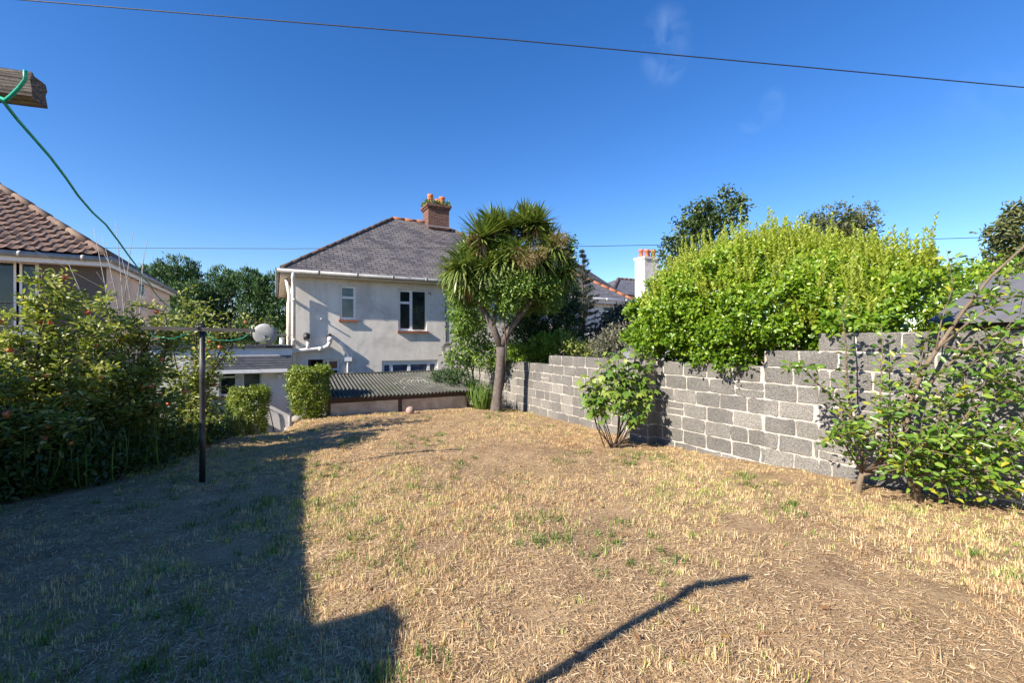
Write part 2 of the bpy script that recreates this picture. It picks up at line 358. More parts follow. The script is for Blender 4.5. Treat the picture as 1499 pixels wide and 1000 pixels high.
def ground_mat():
    m, n, b = mat_base('dry_cut_lawn'); oc = objco(n)
    big = noise_n(n, .55, 5, .6, oc, .3); mid = noise_n(n, 3.2, 6, .65, oc, .4); fine = noise_n(n, 38, 6, .7, oc); fib = n.nodes.new('ShaderNodeTexNoise')
    mp = n.nodes.new('ShaderNodeMapping'); mp.inputs['Scale'].default_value = (30, 150, 40); mp.inputs['Rotation'].default_value = (0, 0, .7); n.links.new(oc, mp.inputs[0])
    fib.inputs['Scale'].default_value = 1; fib.inputs['Detail'].default_value = 5; fib.inputs['Distortion'].default_value = 2.5; n.links.new(mp.outputs[0], fib.inputs['Vector'])
    col = ramp(n, mid.outputs['Fac'], [(.28, (.14, .082, .045)), (.48, (.29, .19, .105)), (.70, (.42, .295, .165))])
    col = mixrgb(n, ramp(n, fib.outputs['Fac'], [(.50, (0, 0, 0)), (.68, (1, 1, 1))]), col, (.58, .43, .27))
    gre = ramp(n, big.outputs['Fac'], [(.55, (0, 0, 0)), (.75, (.35, .35, .35))]); col = mixrgb(n, gre, col, (.15, .145, .055))
    col = mixrgb(n, 1.0, col, ramp(n, fine.outputs['Fac'], [(.3, (.62, .62, .62)), (.7, (1.3, 1.3, 1.3))]), 'MULTIPLY')
    n.links.new(col, b.inputs['Base Color']); b.inputs['Roughness'].default_value = .95; b.inputs['Specular IOR Level'].default_value = .15
    ad = n.nodes.new('ShaderNodeMath'); ad.operation = 'ADD'; n.links.new(fine.outputs['Fac'], ad.inputs[0]); n.links.new(mid.outputs['Fac'], ad.inputs[1])
    bump(n, b, ad.outputs[0], .8, .03); return m
M['ground'] = ground_mat()

G = lambda *s: list(s)
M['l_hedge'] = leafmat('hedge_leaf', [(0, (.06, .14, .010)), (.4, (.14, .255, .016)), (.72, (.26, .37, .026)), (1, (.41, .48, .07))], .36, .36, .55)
M['l_hedge_tip'] = leafmat('hedge_new_growth', [(0, (.28, .36, .035)), (.5, (.40, .47, .07)), (1, (.52, .56, .15))], .45, .35)
M['l_apple'] = leafmat('apple_leaf', [(0, (.09, .145, .024)), (.5, (.20, .26, .048)), (.85, (.34, .38, .095)), (1, (.52, .49, .22))], .42, .36)
M['l_plum'] = leafmat('plum_leaf', [(0, (.06, .14, .018)), (.5, (.13, .24, .03)), (.88, (.24, .33, .045)), (.97, (.36, .36, .03)), (1, (.46, .40, .05))], .33, .3, .6)
M['l_fig'] = leafmat('fig_leaf', [(0, (.07, .15, .02)), (.5, (.13, .22, .03)), (1, (.25, .31, .06))], .5, .28)
M['l_box'] = leafmat('box_leaf', [(0, (.075, .13, .014)), (.5, (.17, .245, .026)), (.9, (.29, .35, .05)), (1, (.36, .35, .09))], .42, .25)
M['l_conifer'] = leafmat('conifer_spray', [(0, (.018, .048, .012)), (.5, (.034, .082, .018)), (1, (.065, .125, .03))], .6, .12)
M['l_leylandii'] = leafmat('leylandii_spray', [(0, (.022, .062, .016)), (.5, (.042, .105, .026)), (1, (.075, .155, .04))], .6, .12)
M['l_spruce'] = leafmat('spruce_needles', [(0, (.018, .032, .022)), (.6, (.035, .055, .038)), (1, (.075, .095, .06))], .6, .08)
M['l_gold'] = leafmat('golden_conifer', [(0, (.09, .19, .012)), (.6, (.15, .27, .02)), (1, (.23, .34, .035))], .55, .2)
M['l_tree'] = leafmat('tree_leaf', [(0, (.028, .055, .015)), (.5, (.055, .095, .025)), (1, (.10, .14, .04))], .45, .2)
M['l_olive'] = leafmat('autumn_tree_leaf', [(0, (.045, .065, .018)), (.5, (.08, .105, .03)), (1, (.15, .15, .05))], .5, .2)
M['l_brown'] = leafmat('dull_shrub_leaf', [(0, (.09, .065, .05)), (.4, (.12, .13, .085)), (1, (.23, .23, .17))], .55, .15)
M['l_cord'] = leafmat('sword_leaf', [(0, (.075, .125, .025)), (.45, (.14, .205, .045)), (.8, (.25, .30, .085)), (1, (.42, .40, .18))], .38, .2, .55)
M['l_deadcord'] = leafmat('dead_sword_leaf', [(0, (.20, .13, .065)), (1, (.34, .25, .13))], .8, .1)
M['l_panicle'] = leafmat('dry_flower_panicle', [(0, (.16, .125, .045)), (.6, (.26, .20, .085)), (1, (.36, .30, .14))], .8, .15)
M['l_ivy'] = leafmat('climber_leaf', [(0, (.06, .13, .02)), (.5, (.12, .215, .03)), (1, (.24, .33, .07))], .4, .3)
M['l_grassy'] = leafmat('long_green_blade', [(0, (.06, .12, .02)), (.6, (.12, .21, .035)), (1, (.22, .29, .06))], .45, .3)
M['l_weed'] = leafmat('dark_weed_leaf', [(0, (.03, .06, .015)), (.6, (.055, .095, .022)), (1, (.10, .14, .035))], .5, .25)
M['l_straw'] = leafmat('straw', [(0, (.24, .135, .07)), (.3, (.42, .28, .155)), (.65, (.62, .475, .28)), (1, (.86, .72, .50))], .8, .12, .25)
M['l_stubble'] = leafmat('grass_stubble', [(0, (.34, .20, .10)), (.3, (.55, .39, .23)), (.55, (.72, .56, .36)), (.76, (.70, .58, .31)), (.88, (.48, .49, .16)), (1, (.24, .34, .07))], .7, .25, .25)
M['l_fallen'] = leafmat('fallen_leaf', [(0, (.16, .08, .04)), (.6, (.30, .16, .06)), (1, (.52, .36, .07))], .6, .15)
def fruit_mat():
    m, n, b = mat_base('apple_skin'); a = noise_n(n, 14, 3, .6, objco(n))
    n.links.new(ramp(n, a.outputs['Fac'], [(.35, (.60, .07, .045)), (.55, (.64, .18, .08)), (.7, (.66, .44, .12))]), b.inputs['Base Color']); b.inputs['Roughness'].default_value = .35; return m
M['apple'] = fruit_mat()

# ------------------------------------------------------------------ the ground
CP = np.array([(0, 0, -1.5), (6, 1.4, -1.55), (6, 2.83, -1.63), (6, 5.57, -1.80), (6, 8, -1.87), (6, 10.7, -1.92), (6, 13, -1.95), (5.04, 10.5, -1.81), (4.65, 11.4, -1.82), (1.08, 11.4, -1.77),
               (3, 8, -1.72), (-.745, 6.2, -1.62), (-2.3, 6, -1.6), (.3, 9, -1.75), (-4, 9, -1.72), (1, 3, -1.55), (-2, 1, -1.5), (3, -1, -1.45), (8, 5, -1.72), (9, 10, -1.8), (0, -3, -1.45), (-5, -2, -1.5), (9, -2, -1.45), (-5, 13, -1.8)])
def tpsU(r2): return np.where(r2 > 1e-12, r2 * np.log(np.maximum(r2, 1e-12)), 0)
_n = len(CP); _A = np.zeros((_n + 3, _n + 3)); _d = ((CP[:, None, :2] - CP[None, :, :2]) ** 2).sum(-1)
_A[:_n, :_n] = tpsU(_d) + np.eye(_n) * .4; _A[:_n, _n] = 1; _A[:_n, _n + 1:] = CP[:, :2]; _A[_n:, :_n] = _A[:_n, _n:].T
_w = np.linalg.solve(_A, np.concatenate([CP[:, 2], np.zeros(3)]))
_ph = [(RNG.normal(size=2) * k, RNG.random() * 6.28, .011 / (k ** .6)) for k in (2, 3, 4, 6, 8, 11, 14, 18)]
def sstep(x, a, b): t = np.clip((x - a) / (b - a), 0, 1); return t * t * (3 - 2 * t)
def gz(X, Y, rough=True):
    X = np.asarray(X, float); Y = np.asarray(Y, float); x = np.clip(X, -5, 9); y = np.clip(Y, -3, 13)
    z = _w[_n] + _w[_n + 1] * x + _w[_n + 2] * y
    for i in range(_n): z = z + _w[i] * tpsU((x - CP[i, 0]) ** 2 + (y - CP[i, 1]) ** 2)
    if rough:
        for k, p, a in _ph: z = z + a * np.sin(X * k[0] + Y * k[1] + p)
    mL = sstep(Y, 9.4, 13.6); mS = sstep(Y, 11.75, 11.95); t = sstep(X, .05, .55)
    drop = mL * (1 - t) + mS * t; right = 1 - sstep(X, 4.75, 5.0) * (1 - sstep(Y, 12.5, 14.5)); drop = drop * right
    drop = drop * (1 - sstep(X, 6.0, 6.05) * (1 - sstep(Y, 13.5, 14.6)))
    z = z * (1 - drop) + (-2.66) * drop
    far = np.maximum(np.maximum(X - 25, -25 - X), np.maximum(Y - 25, -Y - 20)); 
    return z - .0 * np.maximum(far, 0)
def axis_coords(a, b, step, far):
    c = list(np.arange(a, b + 1e-6, step)); g = step; x = b
    while x < far: g *= 1.35; x += g; c.append(x)
    g = step; x = a; lo = []
    while x > -far: g *= 1.35; x -= g; lo.append(x)
    return np.array(lo[::-1] + c)
def build_ground():
    xs = axis_coords(-5.5, 6.6, .09, 600); ys = axis_coords(.2, 15.2, .09, 600)
    X, Y = np.meshgrid(xs, ys); Z = gz(X, Y); nx, ny = len(xs), len(ys)
    V = np.stack([X, Y, Z], -1).reshape(-1, 3)
    i = np.arange(nx - 1)[None] + np.arange(ny - 1)[:, None] * nx; F = np.stack([i, i + 1, i + 1 + nx, i + nx], -1).reshape(-1, 4)
    me = bpy.data.meshes.new('ground'); me.from_pydata(V.tolist(), [], F.tolist()); me.polygons.foreach_set('use_smooth', [True] * len(me.polygons))
    me.materials.append(M['ground']); o = new_obj('ground', me); tag(o, 'straw coloured cut lawn sloping gently down to the house', 'ground', kind='structure')
build_ground()
# low paved yard against the house
MB().box(-3.6, 6.0, 14.0, 15.0, -2.75, -2.62).build('yard_paving', M['concrete'])
tag(bpy.data.objects['yard_paving'], 'narrow concrete paving at the foot of the house wall', 'paving', kind='structure')

# ------------------------------------------------------------------ shared building pieces
def facade(mb, x0, x1, z0, z1, Y, holes, rev=.14):
    """front wall face in plane Y (looking towards -Y) with rectangular openings and reveals"""
    xs = sorted({x0, x1, *[h[0] for h in holes], *[h[1] for h in holes]}); zs = sorted({z0, z1, *[h[2] for h in holes], *[h[3] for h in holes]})
    for i in range(len(xs) - 1):
        for j in range(len(zs) - 1):
            cx = (xs[i] + xs[i + 1]) / 2; cz = (zs[j] + zs[j + 1]) / 2
            if any(h[0] < cx < h[1] and h[2] < cz < h[3] for h in holes): continue
            mb.quad((xs[i], Y, zs[j]), (xs[i + 1], Y, zs[j]), (xs[i + 1], Y, zs[j + 1]), (xs[i], Y, zs[j + 1]))
    for a, b, c, d in holes:
        mb.quad((a, Y, c), (a, Y + rev, c), (a, Y + rev, d), (a, Y, d)); mb.quad((b, Y + rev, c), (b, Y, c), (b, Y, d), (b, Y + rev, d))
        mb.quad((a, Y, d), (a, Y + rev, d), (b, Y + rev, d), (b, Y, d)); mb.quad((a, Y + rev, c), (a, Y, c), (b, Y, c), (b, Y + rev, c))
def window(parent, hole, Y, bars_x=(), bars_z=(), pane='glass', fw=.055, depth=.06, sill=None, inset=.07, name='window', part_bars=None):
    a, b, c, d = hole; f = MB(); y0, y1 = Y + inset, Y + inset + depth
    f.box(a, a + fw, y0, y1, c, d); f.box(b - fw, b, y0, y1, c, d); f.box(a + fw, b - fw, y0, y1, c, c + fw); f.box(a + fw, b - fw, y0, y1, d - fw, d)
    for x in bars_x: f.box(x - fw * .55, x + fw * .55, y0 - .004, y1, c + fw, d - fw)
    for (x0, x1, z) in (part_bars or []): f.box(x0, x1, y0 - .006, y1, z - fw * .5, z + fw * .5)
    for z in bars_z: f.box(a + fw, b - fw, y0 - .002, y1, z - fw * .5, z + fw * .5)
    wo_ = f.build(name, M['upvc'], parent)
    MB().box(a + fw * .5, b - fw * .5, y0 + depth * .55, y0 + depth * .75, c + fw * .5, d - fw * .5).build('pane', M[pane], wo_)
    if sill: MB().box(a - .04, b + .04, Y - .09, Y + inset, c - .07, c - .001).build('sill', M[sill], wo_)
    return wo_
def hip_roof(x0, x1, y0, y1, ze, zr, hipl=True, hipr=True, th=.07):
    """hipped slate roof over a rectangle; ridge runs along X"""
    ym = (y0 + y1) / 2; h = ym - y0; rl = x0 + h if hipl else x0; rr = x1 - h if hipr else x1
    a, b, c, d = (x0, y0, ze), (x1, y0, ze), (x1, y1, ze), (x0, y1, ze); r0, r1 = (rl, ym, zr), (rr, ym, zr)
    s = math.hypot(h, zr - ze); mb = MB()
    mb.poly([a, b, r1, r0], [(x0, 0), (x1, 0), (rr, s), (rl, s)]); mb.poly([c, d, r0, r1], [(-x1, 0), (-x0, 0), (-rl, s), (-rr, s)])
    mb.poly([d, a, r0], [(-y1, 0), (-y0, 0), (-ym, s if hipl else s)]); mb.poly([b, c, r1], [(y0, 0), (y1, 0), (ym, s)])
    lo = [(p[0], p[1], p[2] - th) for p in (a, b, c, d)]
    mb.poly([lo[3], lo[2], lo[1], lo[0]], [(0, 0)] * 4)
    for p, q, p2, q2 in ((a, b, lo[0], lo[1]), (b, c, lo[1], lo[2]), (c, d, lo[2], lo[3]), (d, a, lo[3], lo[0])): mb.quad(p2, q2, q, p, [(0, 0), (1, 0), (1, .02), (0, .02)])
    return mb, (a, b, c, d, r0, r1)
def cap_tiles(mb, p, q, r=.11, ln=.45, lift=.03):
    p = Vector(p); q = Vector(q); L = (q - p).length; n = max(1, int(L / ln)); d = (q - p) / n
    for i in range(n):
        s = p + d * i; j = random.uniform(-.008, .008)
        mb.tube([s + Vector((0, 0, lift + j)), s + d * 1.03 + Vector((0, 0, lift + j - .012))], [r * 1.04, r * .94], 8)
def gutter_run(mb, p, q, r=.06):
    mb.tube([p, q], r, 10); p = Vector(p); q = Vector(q); L = (q - p).length; n = int(L / 1.15)
    for i in range(1, n + 1): c = p + (q - p) * (i / (n + .5)); e = (q - p).normalized() * .035; mb.tube([c - e, c + e], r * 1.13, 10)

# ------------------------------------------------------------------ the semi-detached house
def build_house():
    HY = 15.0; X0, X1, Y1 = .43, 10.2, 22.8; Z0, Z1 = -2.75, 2.02
    t = thing('semi_detached_house', (X0, HY, -2.66), 'grey rendered semi-detached house with hipped slate roof and brick chimney', 'house')
    def H(pxa, pxb, pya, pyb):
        p = onY(pxa, pya, HY); q = onY(pxb, pyb, HY); m = (pxa + pxb) / 2; return (p[0], q[0], onY(m, pyb, HY)[2], onY(m, pya, HY)[2])
    w1 = H(497.5, 521.5, 418, 468); w2 = H(583, 624.5, 424, 484.5); w3 = H(474, 497, 526.5, 600); dr = H(451, 473, 526.5, 612); w4 = H(559, 641, 527.5, 604)
    mb = MB(); facade(mb, X0, X1, Z0, Z1, HY, [w1, w2, w3, dr, w4])
    mb.quad((X0, Y1, Z0), (X0, HY, Z0), (X0, HY, Z1), (X0, Y1, Z1)); mb.quad((X1, HY, Z0), (X1, Y1, Z0), (X1, Y1, Z1), (X1, HY, Z1)); mb.quad((X1, Y1, Z0), (X0, Y1, Z0), (X0, Y1, Z1), (X1, Y1, Z1))
    mb.build('wall', M['render'], t)
    # flaking patches and a vertical crack line of the render are surface pattern; the rooms behind
    MB().box(X0 + .2, X1 - .2, HY + .22, HY + .3, Z0, Z1 - .1).build('room', M['dark'], t)
    zc = lambda py, px=510: onY(px, py, HY)[2]
    window(t, w1, HY, bars_z=[zc(435.5)], sill='sill', pane='glass_pale', fw=.075)
    xm = onY(602.5, 450, HY)[0]
    wn = window(t, w2, HY, bars_x=[xm], sill='sill', part_bars=[(w2[0] + .05, xm, onY(592, 443, HY)[2])], fw=.08)
    MB().box(xm + .05, w2[1] - .05, HY + .05, HY + .11, w2[2] + .05, w2[3] - .06).build('opening_casement', M['glass'], wn)
    window(t, w3, HY, part_bars=[(w3[0] + .05, w3[1] - .05, onY(486, 541, HY)[2])], bars_x=[w3[0] + .13])
    window(t, w4, HY, bars_x=[onY(573, 530, HY)[0], onY(599.5, 530, HY)[0], onY(628, 530, HY)[0]], fw=.09, pane='glass_blue', bars_z=[w4[3] - .10])
    d = MB(); d.box(dr[0] + .02, dr[0] + .08, HY + .08, HY + .13, dr[2], dr[3]); d.box(dr[0] + .08, dr[1] - .02, HY + .08, HY + .13, dr[3] - .28, dr[3] - .24)
    d.build('door_frame', M['brown_paint'], t)
    # roof
    ex0, ex1, ey0, ey1 = X0 - .32, X1 + .3, HY - .3, Y1 + .3; ze, zr = 2.14, 5.12
    rb, (a, b, c, dd, r0, r1) = hip_roof(ex0, ex1, ey0, ey1, ze, zr); roof = rb.build('roof', M['slate'], t)
    for e_, r_ in ((Vector(a) + Vector((.05, .05, .0)), r0), (b, r1), (dd, r0)): cb = MB(); cap_tiles(cb, e_, r_, .078, .42, .015); cb.build('hip_tiles', M['hip_tile'], roof)
    cb = MB(); cap_tiles(cb, r0, r1, .085, .45, .0); cb.build('ridge_tiles', M['orange_tile'], roof)
    s = MB(); s.box(ex0 + .02, ex1, ey0 + .02, HY - .001, 1.99, 2.02); s.box(ex0 + .02, X0 - .001, HY, ey1, 1.99, 2.02)
    s.box(ex0 + .02, ex1, ey0, ey0 + .02, 1.94, 2.065); s.box(ex0, ex0 + .02, ey0, ey1, 1.94, 2.065); s.build('soffit', M['fascia'], t)
    g = MB(); gutter_run(g, (ex0 - .08, ey0 - .06, 2.06), (ex1, ey0 - .06, 2.05)); gutter_run(g, (ex0 - .06, ey0 - .08, 2.06), (ex0 - .06, ey1, 2.05)); g.build('gutter', M['gutter'], t)
    # rain water pipe at the corner
    p = MB(); xx = onY(430, 420, 14.86)[0]
    p.tube([(xx - .03, ey0 - .06, 2.03), (xx - .03, ey0 - .06, 1.86), (xx, 14.86, 1.55), (xx, 14.86, -2.6)], .052, 10)
    for z in (1.2, -.0, -1.2): p.tube([(xx, 14.86, z), (xx, 14.86, z + .07)], .065, 10); p.box(xx - .05, xx + .05, 14.91, 14.999, z + .01, z + .06)
    p.build('downpipe', M['pipe'], t)
    p = MB(); p.tube([(.28, 15.1, 1.9), (.36, 15.05, 1.4), (.36, 15.05, -.2)], .05, 10); p.build('downpipe', M['pipe'], t)
    # waste pipes across the facade
    q = lambda px, py, Y=14.84: tuple(onY(px, py, Y))
    p = MB(); p.tube([q(413, 494), q(412, 507), q(416, 514), q(430, 515), q(452, 512), q(471, 511), q(480, 507), q(483, 501), q(483.5, 493)], .065, 10)
    p.tube([q(451, 512), q(451, 499)], .055, 10); p.tube([q(451, 500), q(451, 494)], .068, 10); p.tube([q(482.5, 500), q(483.5, 494)], .078, 10); p.tube([q(466, 511), q(472, 510.5)], .076, 10)
    p.build('soil_pipe', M['pipe'], t)
    MB().tube([q(449, 497, 14.8), q(449, 491, 14.85), (q(449, 491)[0], 15.0, q(449, 491)[2])], .09, 8).build('pipe_collar', M['black_plastic'], t)
    MB().tube([q(480, 493), (q(484, 490)[0], 15.0, q(484, 490)[2])], .05, 8).build('pipe_collar', M['black_plastic'], t)
    p = MB(); p.tube([q(497, 501.5, 14.93), q(503, 508, 14.93), q(508.5, 519, 14.93), q(509, 525, 14.93), q(509.5, 600, 14.93)], .032, 8)
    p.build('waste_pipe', M['upvc'], t)
    a_ = q(505, 529); b_ = q(515.5, 523); MB().box(a_[0], b_[0], 14.86, 15.0, a_[2], b_[2]).build('pipe_hopper', M['upvc'], t)
    p = MB(); p.tube([(q(470, 467)[0], 14.83, q(470, 466.5)[2]), (q(470, 467)[0], 15.0, q(470, 467)[2])], .022, 8); p.build('overflow_pipe', M['upvc'], t)
    cbl = MB(); cbl.tube([q(653, 415, 14.985), q(652.5, 460, 14.985), q(653, 520, 14.985)], .012, 6); cbl.tube([q(627, 430, 14.98), q(629, 428, 14.98), q(631, 432, 14.98)], .012, 6); cbl.build('wall_cable', M['black_plastic'], t)
    # chimney
    cx, cy = 6.12, 18.75; hw, hd = .46, .40; mb = MB()
    z0, z1 = 4.3, 5.78
    for (p_, q_) in (((cx - hw, cy - hd), (cx + hw, cy - hd)), ((cx + hw, cy - hd), (cx + hw, cy + hd)), ((cx + hw, cy + hd), (cx - hw, cy + hd)), ((cx - hw, cy + hd), (cx - hw, cy - hd))):
        L = math.dist(p_, q_); mb.quad((*p_, z0), (*q_, z0), (*q_, z1), (*p_, z1), [(0, z0), (L, z0), (L, z1), (0, z1)])
    e = .06
    for k, (za, zb) in enumerate(((5.62, 5.70), (5.70, 5.80))):
        ee = e * (k + 1) * .7
        for (p_, q_) in (((cx - hw - ee, cy - hd - ee), (cx + hw + ee, cy - hd - ee)), ((cx + hw + ee, cy - hd - ee), (cx + hw + ee, cy + hd + ee)), ((cx + hw + ee, cy + hd + ee), (cx - hw - ee, cy + hd + ee)), ((cx - hw - ee, cy + hd + ee), (cx - hw - ee, cy - hd - ee))):
            L = math.dist(p_, q_); mb.quad((*p_, za), (*q_, za), (*q_, zb), (*p_, zb), [(0, za), (L, za), (L, zb), (0, zb)])
        for z in (za, zb): mb.quad((cx - hw - ee, cy - hd - ee, z), (cx + hw + ee, cy - hd - ee, z), (cx + hw + ee, cy + hd + ee, z), (cx - hw - ee, cy + hd + ee, z), [(0, 0), (.2, 0), (.2, .05), (0, .05)])
    ch = mb.build('chimney', M['brick'], roof)
    for (dx, dy, r, h) in ((-.30, -.16, .12, .46), (-.20, .15, .12, .44), (.08, .1, .11, .38), (.24, -.1, .125, .44)):
        MB().lathe((cx + dx, cy + dy, 5.79), [(r * 1.1, 0), (r, .06), (r * .93, h - .1), (r * 1.08, h - .08), (r * 1.08, h), (r * .8, h), (r * .75, h - .2)], 14).build('chimney_pot', M['terracotta'], t)
    MB().poly([(cx - hw - .15, cy - hd - .03, 5.015 - .13), (cx + hw + .1, cy - hd - .03, 5.015 - .13), (cx + hw + .12, cy - hd - .12, 4.81), (cx - hw - .06, cy - hd - .12, 4.81)]).build('lead_flashing', M['felt'], roof)
    # weeds rooted in the chimney top
    wd = thing('chimney_weeds', (cx, cy, 5.8), 'green weeds growing round the pots on top of the brick chimney', 'plant')
    n = 800; ang = RNG.random(n) * 6.28; rr = .75 + .25 * RNG.random(n)
    P = np.stack([cx + np.clip(np.cos(ang) * 1.3, -1, 1) * (hw + .08) * rr, cy + np.clip(np.sin(ang) * 1.3, -1, 1) * (hd + .06) * rr, 5.78 + RNG.random(n) * .10 + (P0 := RNG.random(n) ** 3) * .17], -1)
    leaves('foliage', P, rdir(n) + np.array([0, 0, .7]), rdir(n), RNG.uniform(.05, .12, n), RNG.uniform(.03, .05, n), M['l_grassy'], wd)
build_house()

def build_extension():
    Y = 14.72; X0, X1 = -2.9, .43; Z0 = -2.75; zt = onY(400, 508, Y)[2]
    t = thing('rear_extension', (-1, Y, -2.66), 'white single storey flat roofed extension left of the tall house', 'extension')
    H = lambda a, b, c, d: (onY(a, c, Y)[0], onY(b, c, Y)[0], onY((a + b) / 2, d, Y)[2], onY((a + b) / 2, c, Y)[2])
    w1 = H(320, 347, 545, 580); w2 = H(354, 383, 545, 584)
    mb = MB(); facade(mb, X0, X1, Z0, zt - .03, Y, [w1, w2], .12)
    mb.quad((X0, 20, Z0), (X0, Y, Z0), (X0, Y, zt - .03), (X0, 20, zt - .03)); mb.quad((X1 - .001, Y, Z0), (X1 - .001, 15, Z0), (X1 - .001, 15, zt - .03), (X1 - .001, Y, zt - .03)); mb.build('wall', M['white_render'], t)
    MB().box(X0 + .1, X1 - .1, Y + .18, Y + .24, Z0, zt - .1).build('room', M['dark'], t)
    MB().box(X0 - .06, X1 - .004, Y - .06, 20, zt - .03, zt + .04).build('flat_roof', M['slate_dark'], t)
    za = onY(380, 521, Y)[2]; zb = onY(380, 540, Y - .42)[2]; xa = onY(300, 540, Y)[0]
    mb = MB(); rows = 5
    for i in range(rows):
        f0, f1 = i / rows, (i + 1) / rows; ya, yb = Y - .004 - .42 * f0, Y - .004 - .42 * f1 - .015; z0 = za + (zb - za) * f0; z1 = za + (zb - za) * f1
        mb.quad((xa, yb, z1 + .015), (X1 - .02, yb, z1 + .015), (X1 - .02, ya, z0), (xa, ya, z0)); mb.quad((xa, yb, z1 - .01), (X1 - .02, yb, z1 - .01), (X1 - .02, yb, z1 + .015), (xa, yb, z1 + .015))
    mb.build('lean_to_roof', M['slate_dark'], t)
    f = MB(); f.box(xa, X1 - .02, Y - .46, Y - .43, zb - .11, zb - .012); f.box(xa, X1 - .02, Y - .43, Y - .002, zb - .06, zb - .03); f.build('fascia', M['upvc'], t)
    window(t, w1, Y, bars_z=[onY(333, 552.5, Y)[2]], sill='brown_sill', fw=.05); window(t, w2, Y, pane='glass_pale', fw=.05)
    p = onY(409, 553, Y); MB().box(p[0] - .05, p[0] + .05, Y - .07, Y, p[2] - .07, p[2] + .1).build('meter_box', M['upvc'], t)
    p = MB(); p.tube([(X1 - .06, Y - .04, zb - .06), (X1 - .06, Y - .04, -2.6)], .035, 8); p.build('downpipe', M['upvc'], t)
    a = onY(394, 600, Y); p = MB(); p.tube([(a[0], Y - .005, a[2] + .02), (a[0] - .02, Y - .06, a[2] + .05), (a[0] + .03, Y - .06, a[2] - .1), (a[0] + .13, Y - .05, -2.6)], .014, 6); p.build('hose_tap', M['black_plastic'], t)
    # large satellite dish on a wall bracket
    d = thing('satellite_dish', onY(388, 500, 14.6), 'large grey satellite dish standing above the white extension roof', 'satellite dish')
    cpos = Vector(onY(388, 490, 14.5)); ax = Vector((.22, .95, .22)).normalized(); mb = MB(); R_ = .315
    prof = [(R_ * k / 8, .055 * (k / 8) ** 2) for k in range(0, 9)]; prof[0] = (.004, 0); prof += [(R_ * 1.015, .057), (R_ * 1.0, .042)] + [(R_ * k / 8, .055 * (k / 8) ** 2 - .018) for k in (6, 4, 2)] + [(.004, -.018)]
    mb.lathe(cpos - ax * .05, prof, 32, ax); mb.build('dish_reflector', M['dish'], d)
    br = MB(); e = Vector(onY(423, 490, 15.0)); s = cpos - ax * .07; br.tube([s, s - ax * .06, (.30, e.y + .12, e.z), (.43, e.y + .12, e.z)], .016, 8); br.tube([s, cpos + Vector((0, .1, -.36))], .018, 8); br.build('bracket', M['gutter'], d)
    br = MB(); f = cpos + ax * .28 + Vector((0, 0, -.16)); br.tube([cpos - Vector((0, 0, R_ * .95)), f], .011, 6); br.tube([f, f - ax * .07 + Vector((0, 0, .04))], .028, 8); br.build('receiver_arm', M['black_plastic'], d)
    d2 = thing('satellite_dish', onY(655, 511, 14.9), 'small black satellite dish on the house wall with a trailing cable', 'satellite dish')
    c2 = Vector(onY(656, 510, 14.78)); ax = Vector((-.75, -.6, .2)).normalized(); R_ = .21
    prof = [(.004, 0)] + [(R_ * k / 6, .06 * (k / 6) ** 2) for k in range(1, 7)] + [(R_, .045), (R_ * .5, 0), (.004, -.015)]
    MB().lathe(c2, prof, 24, ax).build('dish_reflector', M['black_plastic'], d2)
    br = MB(); br.tube([c2 - ax * .01, c2 - ax * .1, (c2.x + .1, 15.0, c2.z - .02)], .015, 6); cc = [onY(656, 514, 14.97), onY(651, 520, 14.98), onY(654, 527, 14.98), onY(660, 536, 14.98)]; br.tube(cc, .012, 6); br.build('bracket', M['black_plastic'], d2)
build_extension()

